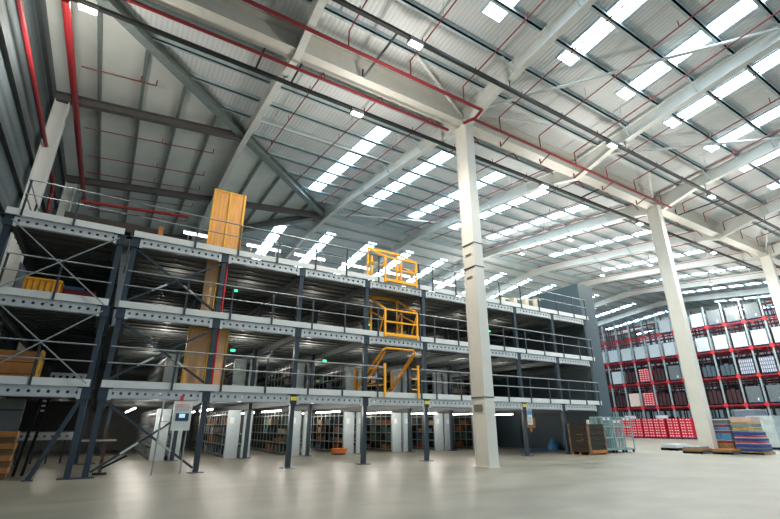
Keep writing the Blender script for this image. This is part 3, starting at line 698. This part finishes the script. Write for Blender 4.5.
MB().box(-2.7, 20.0, LV[1] + 0.5, -1.0, 20.7, LV[1] + 0.85).build('cover', 'crateedge', t)
MB().box(-2.7, 20.0, LV[1] + 0.85, -1.4, 20.5, LV[1] + 0.95).build('top_sheet', 'blue', t)
for x in (-2.6, -1.2): MB().box(x, 20.05, LV[1] - 0.2, x + 0.08, 20.6, LV[1] + 0.5).build('leg', 'rail', t)
for i, (z, n) in enumerate(((0.0, 8),)):
    for k in range(n):
        zz = k * 0.165
        o = MB().box(-3.3 + 0.03 * (k % 2), 18.1, zz, -2.03 + 0.012 * (k % 3) - 0.0 * k, 18.7, zz + 0.155).build('timber_beam', 'orangewood' if k % 2 else 'wood')
        tag(o, '%s thick brown timber beam from the bottom of the stack at the left edge' % ORD[k + 1], 'timber', 'timber stack under the left end block')
t = thing('grey_cabinet', 'grey panel leaning above the timber stack at the left edge', 'panel', (-2.7, 18.5, 1.32), None)
MB().box(-3.3, 18.35, 1.32, -2.05, 18.45, 2.25).build('face', 'greyback', t)
MB().box(-3.3, 18.33, 1.9, -2.05, 18.35, 1.95).build('seam', 'navy', t)
t = thing('ladder_frame', 'dark upright frame with white clips left of the raking leg', 'frame', (-1.85, 19.0, 0), None)
MB().bar((-1.95, 19.0, 0), (-1.75, 19.0, 2.3), 0.08, 0.08, (0, 1, 0)).bar((-1.75, 19.2, 0), (-1.55, 19.2, 2.3), 0.08, 0.08, (0, 1, 0)).build('upright', 'sheet', t)
for z in (1.9, 2.05, 2.2): MB().box(-1.68, 18.93, z, -1.58, 18.97, z + 0.06).build('clip', 'signwhite', t)

# items along the ground floor front
t = thing('control_panel', 'white control panel with dark screen on thin grey legs by the front post', 'panel', (2.33, 17.08, 0), None)
cs = MB().box(2.05, 16.98, 1.32, 2.62, 17.1, 2.24).build('case', 'signwhite', t)
MB().box(2.14, 16.965, 1.62, 2.54, 16.98, 1.86).build('screen', 'signdark', cs)
MB().box(2.24, 16.955, 1.72, 2.42, 16.965, 1.84).build('lit_display', 'signblue', cs)
mb = MB()
for r_ in range(3):
    x = 2.12
    while x < 2.52:
        w = random.uniform(0.04, 0.1); mb.box(x, 16.968, 1.96 + r_ * 0.08, x + w, 16.98, 2.0 + r_ * 0.08); x += w + 0.03
mb.build('printed_lines', 'signpink', cs)
for x in (1.72, 2.55): MB().tube([(x, 17.12, 0), (x, 17.12, 2.24)], 0.025, 8).build('leg', 'rail', t)
MB().tube([(1.72, 17.12, 1.6), (2.55, 17.12, 1.6)], 0.02, 6).build('cross_bar', 'rail', t)
MB().box(2.2, 16.98, 2.24, 2.3, 17.08, 2.42).build('red_beacon', 'signred', t)
t = thing('barrier_post', 'brown barrier post with pale arm beside the leftmost long bay', 'post', (0.2, 18.4, 0), None)
MB().box(0.27, 18.35, 0, 0.37, 18.45, 1.35).build('shaft', 'wood', t)
MB().box(0.12, 18.2, 0, 0.52, 18.6, 0.04).build('base_plate', 'sheet', t)
MB().bar((-0.35, 18.3, 1.02), (0.62, 18.3, 1.02), 0.05, 0.05).build('arm', 'cream', t)
MB().bar((0.3, 18.4, 0.15), (1.0, 18.1, 0.55), 0.06, 0.06).build('strut', 'sheet', t)
t = thing('orange_tray', 'bright orange tray on the ground by a shelving end panel', 'tray', (11.2, 23.3, 0), None)
MB().box(10.9, 23.2, 0.08, 11.6, 23.6, 0.28).build('body', 'orange', t)
MB().box(10.85, 23.15, 0.26, 11.65, 23.65, 0.31).build('rim', 'orange', t)
MB().box(10.95, 23.3, 0, 11.55, 23.6, 0.08).build('dolly', 'bluepallet', t)
t = thing('notice_board', 'small brown wooden notice board hung right of the tagged post', 'board', (20.2, 17.9, 1.5), None)
MB().box(19.75, 17.9, 1.35, 20.45, 17.94, 1.85).build('face', 'orangewood', t)
MB().box(20.0, 17.88, 1.15, 20.15, 17.92, 1.35).build('tab', 'orangewood', t)
for x in (19.8, 20.4): MB().box(x - 0.01, 17.92, 1.85, x + 0.01, 17.94, 2.4).build('hanger', 'navy', t)
t = thing('paper_sign', 'white paper sign with blue heading on the front post near the tower', 'sign', (19.3, 17.2, 1.55), None)
MB().box(19.1, 17.2, 1.5, 19.46, 17.22, 2.25).build('sheet', 'signwhite', t)
MB().box(19.12, 17.19, 2.0, 19.44, 17.2, 2.22).build('heading', 'blue', t)
mb = MB()
for r_ in range(5): mb.box(19.14, 17.193, 1.58 + 0.07 * r_, 19.36 + 0.05 * (r_ % 2), 17.2, 1.6 + 0.07 * r_)
mb.build('printed_lines', 'greyback', t)
t = thing('blue_bag', 'blue sack slumped on the floor under the right end of the mezzanine', 'sack', (25.0, 20.6, 0), None)
MB().cone((24.95, 20.6, 0), 0.34, 0.3, 0.3, 14).cone((24.95, 20.6, 0.3), 0.3, 0.12, 0.25, 14).build('body', 'bluecloth', t)
MB().cone((24.96, 20.6, 0.54), 0.12, 0.06, 0.14, 10).build('neck', 'bluecloth', t)
tag(MB().box(22.4, 20.3, 0, 24.2, 21.0, 0.03).build('floor_mat', 'bluecloth'), 'flat dark blue mat on the floor beside the blue sack', 'mat')

# weathered timber crate
t = thing('timber_crate', 'dark weathered timber crate with pale battens beside the mezzanine end', 'crate', (23.2, 17.0, 0), None)
cx0, cx1, cy0, cy1, ch = 22.22, 23.62, 15.95, 17.2, 1.53
MB().box(cx0, cy0, 0.12, cx1, cy1, ch).build('body', 'crate', t)
for k in range(5):
    z = 0.14 + k * 0.28
    MB().box(cx0 - 0.02, cy0, z, cx0, cy1, z + 0.24).box(cx0, cy0 - 0.02, z, cx1, cy0, z + 0.24).build('plank', 'crate', t)
for (x, y) in ((cx0, cy0), (cx1 - 0.06, cy0), (cx0, cy1 - 0.08)):
    MB().box(x - 0.035, y - 0.035, 0.1, x + 0.06, y + 0.06, ch + 0.02).build('corner_batten', 'cratelight', t)
MB().box(cx0 + 0.1, cy0 - 0.04, 0.1, cx1, cy0 - 0.02, 0.24).build('base_board', 'orangewood', t)
for y in (cy0 + 0.05, (cy0 + cy1) / 2, cy1 - 0.15): MB().box(cx0, y, 0, cx1, y + 0.1, 0.12).build('skid', 'orangewood', t)
mb = MB()
for (y, z, w, h) in ((16.3, 0.98, 0.2, 0.05), (16.55, 0.98, 0.12, 0.05), (16.3, 0.7, 0.08, 0.1), (16.45, 0.66, 0.3, 0.04)): mb.box(cx0 - 0.026, y, z, cx0 - 0.02, y + w, z + h)
mb.build('faded_stencil', 'cratelight', t)
tag(MB().tube([(22.8, 16.3, ch), (22.8, 16.3, ch + 0.22)], 0.08, 10).build('tape_roll', 'signwhite'), 'small pale roll standing on top of the timber crate', 'roll')

# wire cages
def cage(x, y, w, d, h, label):
    t = thing('roll_cage', label, 'cage', (x, y, 0), 'wire roll cages right of the timber crate')
    for (a, b) in ((x, y), (x + w, y), (x, y + d), (x + w, y + d)): MB().box(a - 0.025, b - 0.025, 0.12, a + 0.025, b + 0.025, h).build('corner_post', 'cage', t)
    mb = MB()
    for zz in (0.2, 0.8, 1.4, h - 0.05):
        mb.bar((x, y, zz), (x + w, y, zz), 0.045, 0.05).bar((x, y + d, zz), (x + w, y + d, zz), 0.045, 0.05)
        mb.bar((x, y, zz), (x, y + d, zz), 0.045, 0.05).bar((x + w, y, zz), (x + w, y + d, zz), 0.045, 0.05)
    k = 0
    while k < 7:
        a = x + w * (k + 1) / 8; mb.bar((a, y + d, 0.2), (a, y + d, h), 0.02, 0.02)
        b = y + d * (k + 1) / 8; mb.bar((x, b, 0.2), (x, b, h), 0.02, 0.02); k += 1
    mb.build('wire_sides', 'cage', t)
    MB().box(x, y, 0.14, x + w, y + d, 0.19).build('base_tray', 'cage', t)
    for (a, b) in ((x + 0.06, y + 0.06), (x + w - 0.06, y + 0.06), (x + 0.06, y + d - 0.06), (x + w - 0.06, y + d - 0.06)):
        MB().tube([(a - 0.02, b, 0.07), (a + 0.02, b, 0.07)], 0.07, 10).build('caster', 'sheet', t)
    for k in range(2): MB().box(x + 0.1 + 0.4 * k, y - 0.02, h - 0.2, x + 0.3 + 0.4 * k, y, h - 0.05).build('label_plate', 'signwhite', t)
cage(24.45, 16.55, 0.78, 0.75, 1.95, 'wire roll cage nearest the timber crate')
cage(25.4, 16.55, 0.78, 0.75, 1.8, 'middle wire roll cage right of the timber crate')
cage(26.35, 16.55, 0.85, 0.75, 1.95, 'wire roll cage farthest right of the timber crate')

# ------------------------------------------------------------------ floor pallets near the second column
def palletmb(x, y, w, d, m, parent, z=0.0):
    mb = MB()
    for k in range(3): mb.box(x, y + k * (d - 0.1) / 2, z, x + w, y + 0.1 + k * (d - 0.1) / 2, z + 0.1)
    for k in range(5): mb.box(x + k * (w - 0.12) / 4, y, z + 0.1, x + 0.12 + k * (w - 0.12) / 4, y + d, z + 0.14)
    for k in range(3): mb.box(x, y + k * (d - 0.1) / 2, z, x + 0.12, y + 0.1 + k * (d - 0.1) / 2, z + 0.1)
    return mb.build('pallet', m, parent)
def tier(name, m, x0, y0, x1, y1, z0, z1, parent, n=6, gap='bottledark'):
    """a shrink-wrapped layer of packs, each pack bulging a little"""
    mb = MB(); e = 0.012
    for k in range(n):
        a = x0 + (x1 - x0) * k / n; b = x0 + (x1 - x0) * (k + 1) / n
        mb.box(a + e, y0, z0 + e, b - e, y1, z1 - e)
        a = y0 + (y1 - y0) * k / n; b = y0 + (y1 - y0) * (k + 1) / n
        mb.box(x0 - 0.01, a + e, z0 + e, x0 + 0.05, b - e, z1 - e)
    return mb.build(name, m, parent)
t = thing('drinks_pallet', 'mixed drinks packs in blue, red and yellow film on a wooden pallet', 'pallet load', (30.8, 11.9, 0), None)
palletmb(30.1, 11.3, 1.5, 1.25, 'palletwood', t)
z = 0.15
for (m, h, dx) in (('deepblue', 0.12, 0.0), ('greyfilm', 0.07, 0.0), ('deepblue', 0.17, 0.0), ('bottle', 0.06, 0.0), ('redfilm', 0.10, 0.02), ('deepblue', 0.13, 0.02), ('bottle', 0.06, 0.03), ('redfilm', 0.09, 0.05), ('deepblue', 0.18, 0.06), ('greyfilm', 0.08, 0.1), ('yelfilm', 0.15, 0.12), ('greyfilm', 0.22, 0.12), ('yelfilm', 0.07, 0.12)):
    tier('pack_layer', m, 30.15 + dx * 0.2, 11.35 + dx, 31.5 - dx * 2.2, 12.5 - dx * 0.2, z, z + h, t); z += h
MB().box(30.2, 11.5, z, 31.3, 12.5, z + 0.26).build('top_sheet', 'pinkfilm', t)
t = thing('blue_tray_stack', 'stack of blue trays and brown cartons right of the second column', 'pallet load', (31.0, 13.2, 0), None)
palletmb(30.5, 12.75, 1.1, 1.0, 'palletwood', t)
z = 0.15
for (m, h) in (('brownfilm', 0.40), ('crateedge', 0.10), ('bottle', 0.06), ('blue', 0.36), ('crateedge', 0.10), ('bottle', 0.05), ('blue', 0.18), ('crateedge', 0.11), ('bottle', 0.05), ('greywrap', 0.2)):
    tier('tray_layer', m, 30.5, 12.75, 31.6, 13.75, z, z + h, t, 4); z += h
MB().box(30.45, 12.7, z, 32.4, 13.8, z + 0.06).build('cover_sheet', 'wrap', t)
t = thing('wrapped_block', 'large pale film-wrapped block at the right edge of the floor', 'pallet load', (38.2, 14.3, 0), None)
palletmb(37.1, 12.9, 3.2, 1.5, 'bluepallet', t)
mb = MB()
for k in range(3): mb.box(37.1 + k * 1.07, 12.9, 0.15, 38.14 + k * 1.07, 14.4, 2.0)
mb.build('film', 'palewrap', t)
MB().box(37.1, 12.88, 2.0, 40.3, 14.4, 2.06).build('top_film', 'wrap', t)
t = thing('purple_carton_stack', 'small purple-grey carton load behind the wrapped block', 'pallet load', (44, 16.5, 0), None)
palletmb(43.0, 16.0, 2.2, 1.4, 'palletwood', t)
for k in range(4): tier('carton_layer', 'bottledark', 43.0, 16.0, 45.2, 17.4, 0.15 + k * 0.6, 0.73 + k * 0.6, t, 3)
MB().box(43.0, 16.0, 2.56, 45.2, 17.4, 2.62).build('cover_sheet', 'wrap', t)
def flat(x, y, w, d, label, mats):
    t = thing('flat_pallet', label, 'pallet', (x + w / 2, y + d / 2, 0), 'low pallets at the second column foot')
    palletmb(x, y, w, d, mats[0], t)
    z = 0.15
    for k, m in enumerate(mats[1:]):
        MB().box(x + 0.06 * k, y + 0.08 * k, z, x + w - 0.1 * k, y + d - 0.05 * k, z + 0.1).build('sheet_layer', m, t); z += 0.1
flat(28.4, 13.5, 1.2, 1.0, 'low pallet with brown board lying left of the second column foot', ['greywrap', 'orangewood', 'greyfilm'])
flat(30.6, 15.9, 1.9, 1.0, 'low pallet with white sheets behind the brown board pallet', ['sheet', 'wrap', 'wrap'])
flat(29.0, 12.3, 1.3, 0.95, 'low grey pallet in front of the second column foot', ['greywrap', 'orangewood'])

# ------------------------------------------------------------------ racking
XK = 58.0
def kz(z): return 1.5 + (z - 1.5) * 58 / 57
UY = [37.0 + 1.86 * 3 - 1.86 * k for k in range(16)]      # uprights from the tower side toward the right picture edge
TZ = [kz(3.5), kz(6.35), kz(9.15), kz(11.95)]
TN = ['lowest', 'second', 'third', 'top']
t = thing('pallet_rack', 'tall red and grey pallet racking facing the open floor', 'racking', (XK, 27, 0), None)
for y in UY:
    up = MB().box(XK - 0.08, y - 0.08, 0, XK + 0.05, y + 0.08, kz(14.3)).build('upright', 'rackgrey', t)
    for z in TZ: MB().box(XK - 0.14, y - 0.21, z - 0.18, XK - 0.08, y + 0.21, z + 0.06).box(XK - 0.15, y - 0.13, z - 0.26, XK - 0.08, y + 0.13, z + 0.2).build('beam_bracket', 'rackred', up)
    MB().box(XK - 0.12, y - 0.1, 0, XK + 0.1, y + 0.1, 0.02).build('foot', 'rackred', up)
for i in range(len(UY) - 1):
    for k, z in enumerate(TZ):
        MB().box(XK - 0.04, UY[i + 1] + 0.05, z - 0.14, XK + 0.04, UY[i] - 0.05, z).build('beam', 'rackbeam', t)
for y in UY: MB().box(XK + 1.25, y - 0.06, 0, XK + 1.35, y + 0.06, kz(14.3)).build('rear_upright', 'rackshade', t)
mb = MB()
for z in TZ: mb.box(XK + 1.26, UY[-1], z - 0.2, XK + 1.34, UY[0], z - 0.02)
mb.build('rear_beams', 'crateedge', t)
for z in TZ:
    mb = MB()
    for i in range(len(UY) - 1):
        for a in (0.5, 1.36): mb.box(XK - 0.02, UY[i + 1] + a - 0.05, z, XK + 1.3, UY[i + 1] + a + 0.05, z + 0.04)
    mb.build('pallet_rails', 'crateedge', t)
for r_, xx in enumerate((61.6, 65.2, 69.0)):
    t = thing('pallet_rack', '%s row of racking behind the red front rack, coloured dark for shade' % ORD[r_ + 1], 'racking', (xx, 27, 0), 'rear racking rows')
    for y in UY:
        MB().box(xx - 0.05, y - 0.06 + 0.3 * r_, 0, xx + 0.05, y + 0.06 + 0.3 * r_, kz(14.6)).build('upright', 'rackshade', t)
        MB().box(xx + 1.2, y - 0.05, 0, xx + 1.3, y + 0.05, kz(14.6)).build('upright', 'rackshade', t)
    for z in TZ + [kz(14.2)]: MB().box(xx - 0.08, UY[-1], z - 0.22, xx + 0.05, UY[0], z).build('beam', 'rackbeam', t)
# loads
def load_proto(style):
    t = thing('pallet_load', 'x y', 'pallet load', (0, 0, 0))
    w, h, d = 0.66, 1.55, 1.1
    if style == 'white':
        MB().box(0, -w, 0.14, d, w, 0.14 + h).build('wrapped_goods', 'wrap', t); pm = 'bluepallet'
        mb = MB()
        for k in range(4): mb.box(-0.006, -w, 0.4 + k * 0.33, 0.0, w, 0.42 + k * 0.33)
        mb.build('film_bands', 'bottle', t)
    elif style == 'grey':
        MB().box(0, -w, 0.14, d, w, 0.2 + h).build('wrapped_goods', 'greywrap', t); pm = 'bluepallet'
        MB().box(-0.01, -w * 0.5, 0.3, 0.0, -w * 0.3, 0.55).build('delivery_note', 'signwhite', t)
    elif style == 'pink':
        MB().box(0, -w, 0.14, d, w, 0.14 + h).build('wrapped_goods', 'pinkwrap', t); pm = 'palletwood'
    elif style == 'dull':
        mb = MB()
        for a in range(3): mb.box(0, -w + a * 2 * w / 3 + 0.04, 0.14, d, -w + (a + 1) * 2 * w / 3 - 0.04, 0.14 + h * (0.85 + 0.1 * (a % 2)))
        mb.build('stacked_goods', 'shadedred', t); pm = 'sheet'
    elif style == 'dark':
        mb = MB()
        for a in range(3): mb.box(0, -w + a * 2 * w / 3 + 0.03, 0.14, d, -w + (a + 1) * 2 * w / 3 - 0.03, 0.14 + h * (0.7 + 0.1 * (a % 2)))
        mb.build('stacked_goods', 'tower', t); pm = 'sheet'
    elif style == 'bottle':
        pm = 'bluepallet'
        MB().box(0.02, -w + 0.02, 0.14, d, w - 0.02, 0.14 + h).build('core', 'bottledark', t)
        for k in range(4):
            mb = MB(); z = 0.16 + k * 0.385
            for a in range(7):
                y = -w + (a + 0.5) * 2 * w / 7
                mb.cone((0.09, y, z), 0.085, 0.085, 0.25, 8).cone((0.09, y, z + 0.25), 0.085, 0.03, 0.09, 8)
            mb.build('bottle_layer', 'bottle', t)
    elif style == 'red':
        pm = 'bluepallet'
        for k in range(6):
            z = 0.14 + k * 0.26
            mb = MB()
            for s in (-1, 0): mb.box(0, s * w + 0.01, z, d, (s + 1) * w - 0.01, z + 0.245)
            mb.build('crate_layer', 'cratered', t)
            mb = MB()
            for s in (-0.75, -0.25, 0.25, 0.75): mb.box(-0.012, s * w - 0.1, z + 0.1, 0, s * w + 0.1, z + 0.19)
            mb.build('handles', 'handle', t)
    palletmb(0, -w, d, 2 * w, pm, t)
    return t
DESC = {'white': 'white film-wrapped pallet load', 'grey': 'grey film-wrapped pallet load', 'pink': 'pinkish white wrapped pallet load', 'dark': 'dark slate pallet load', 'dull': 'red half-empty pallet load darkened for shade', 'bottle': 'pallet load of pale bottle rows', 'red': 'red crate pallet load'}
# bay index: 0..14 between UY[i] and UY[i+1]; UY[3] is the first upright right of the tower
grid = {
    0: {3: 'dull', 4: 'pink', 5: 'red', 6: 'dull', 7: 'dull', 8: 'grey', 9: 'dull', 10: 'dull', 11: 'grey', 12: 'grey', 13: 'dull'},
    1: {3: 'white', 4: 'dull', 5: 'red', 6: 'dull', 7: 'grey', 8: 'dull', 9: 'dark', 10: 'dark', 11: 'bottle', 12: 'bottle', 13: 'bottle'},
    2: {2: 'white', 3: 'white', 4: 'white', 5: 'white', 6: 'white', 7: 'white', 8: 'white', 9: 'white', 10: 'white', 11: 'white', 12: 'white', 13: 'white'},
    3: {7: 'white', 8: 'white', 9: 'white', 10: 'grey', 11: 'grey', 12: 'grey'},
}
protos = {}
for k, row in grid.items():
    for b, st in row.items():
        y = (UY[b] + UY[b + 1]) / 2; loc = (XK + 0.06, y, TZ[k] + 0.04)
        lab = '%s, %s rack tier, %s bay right of tower' % (DESC[st], TN[k], ORD[b - 2] if b > 2 else 'half-hidden')
        if st not in protos:
            p = load_proto(st); p.location = loc; p['label'] = lab; protos[st] = p
        else: p = dup(protos[st], loc, lab)
        p['group'] = 'pallet loads on the racking'
# goods deeper in the rack, their red darkened to give the shade there
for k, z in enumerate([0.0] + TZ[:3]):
    t = thing('rear_goods', 'row of red goods darkened for the shade deep inside the racking, %s' % (['floor tier', 'lowest beam tier', 'second beam tier', 'third beam tier'][k]), 'goods', (62.5, 27, z), 'dark goods deep in the racking')
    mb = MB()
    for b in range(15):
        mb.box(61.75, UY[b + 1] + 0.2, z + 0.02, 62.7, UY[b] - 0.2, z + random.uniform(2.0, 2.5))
    o = mb.build('goods', 'shadedred', t); o['kind'] = 'stuff'

# red crate stacks on the floor in front of the rack
XC = 56.3
cr = MB()
def crate_proto():
    t = thing('plastic_crate', 'x', 'crate', (0, 0, 0))
    bo = MB().box(0, -0.31, 0, 0.8, 0.31, 0.265).build('body', 'cratered', t)
    MB().box(-0.015, -0.318, 0.25, 0.81, 0.318, 0.29).build('rim', 'crateedge', t)
    for s in (-0.13, 0.13): MB().box(-0.012, s - 0.075, 0.11, 0, s + 0.075, 0.20).build('handle', 'handle', bo)
    return t
cp = None
ystk = [36.3, 34.95, 33.55, 32.1, 30.75, 29.2, 27.8]
for s, y in enumerate(ystk):
    t = thing('blue_pallet', 'blue pallet under the %s red crate stack right of the cages' % ORD[s + 1], 'pallet', (XC, y, 0), 'blue pallets under the red crates')
    palletmb(XC, y - 0.65, 0.9, 1.3, 'bluepallet', t)
    for r_ in range(7):
        for c in (-1, 1):
            loc = (XC + 0.02, y + c * 0.325, 0.145 + r_ * 0.292)
            lab = 'red plastic crate in the %s floor stack from the left before the racking' % ORD[s + 1]
            if cp is None: cp = crate_proto(); cp.location = loc; cp['label'] = lab; q = cp
            else: q = dup(cp, loc, lab)
            q['group'] = 'red crates in the %s floor stack' % ORD[s + 1]
for i, y in enumerate((34.3, 30.4)):
    tag(MB().box(XC + 0.1, y - 0.5, 0.145 + 7 * 0.292 + 0.0, XC + 0.7, y + 0.6, 0.145 + 7 * 0.292 + 0.35).build('white_box', 'wrap'), ['white flat box on top of the left red crate stacks', 'white flat box on top of the middle red crate stacks'][i], 'box')

# ------------------------------------------------------------------ lights and world
def light(kind, name, loc, e, col, size=0.5, rot=None):
    l = bpy.data.lights.new(name, kind); l.energy = e; l.color = col
    if kind == 'AREA': l.shape = 'RECTANGLE'; l.size = size[0]; l.size_y = size[1]
    elif kind == 'POINT': l.shadow_soft_size = size
    o = bpy.data.objects.new(name, l); C.objects.link(o); o.location = loc
    if rot: o.rotation_euler = rot
    return o
for i, (x, y, z) in enumerate(LAMPS):
    light('POINT', 'ceiling_fill', (x, y, z - 2.2), 420 if x > -2 else 520, (1, 0.97, 0.9), 0.25)  # added fill light without a fitting, hung low to brighten the ceiling
    l = light('SPOT', 'high_bay_lamp', (x, y, z), 250 if x < -2 else 2100 if x < 50 else 3600, (1, 0.95, 0.84)); l.data.spot_size = R(150); l.data.spot_blend = 0.6; l.data.shadow_soft_size = 0.25

for i in range(8):
    x = PX[i] + 1.75
    for l, (e, ys) in enumerate(((70, (19.6, 23.0, 28.0)), (52, (20.5, 27.0)), (18, (20.5, 27.0)))):
        for y in ys:
            if (l and i == 7) or (i >= 6 and not l): continue
            light('POINT', 'deck_fill', (x, y, LV[l] - 0.75), e, (1, 0.95, 0.85), 0.08).data.specular_factor = 0.12  # unseen fill lights added to brighten the space between the decks
light('POINT', 'deck_fill', (-1.6, 26.5, 2.0), 30, (1, 0.93, 0.8), 0.08)  # one more added fill light, behind the left end block
w = bpy.data.worlds.new('sky'); bpy.context.scene.world = w; w.use_nodes = True
nt = w.node_tree; bg = nt.nodes['Background']
bg.inputs['Color'].default_value = (0.70, 0.87, 1.0, 1); bg.inputs['Strength'].default_value = 0.85

cam = bpy.data.cameras.new('camera'); co = bpy.data.objects.new('camera', cam); C.objects.link(co)
cam.sensor_width = 36; cam.lens = 443 / 780 * 36; cam.clip_end = 300; cam.clip_start = 0.05
co.location = (0, 0, 1.5); co.rotation_euler = (math.pi / 2 + 0.357, 0, -R(90 - 58.3))
sc = bpy.context.scene; sc.camera = co
for o in list(C.objects):
    if 'org' in o: del o['org']
sc.cycles.use_denoising = True
sc.cycles.max_bounces = 8; sc.cycles.diffuse_bounces = 5
sc.view_settings.view_transform = 'Standard'
sc.view_settings.exposure = -0.12
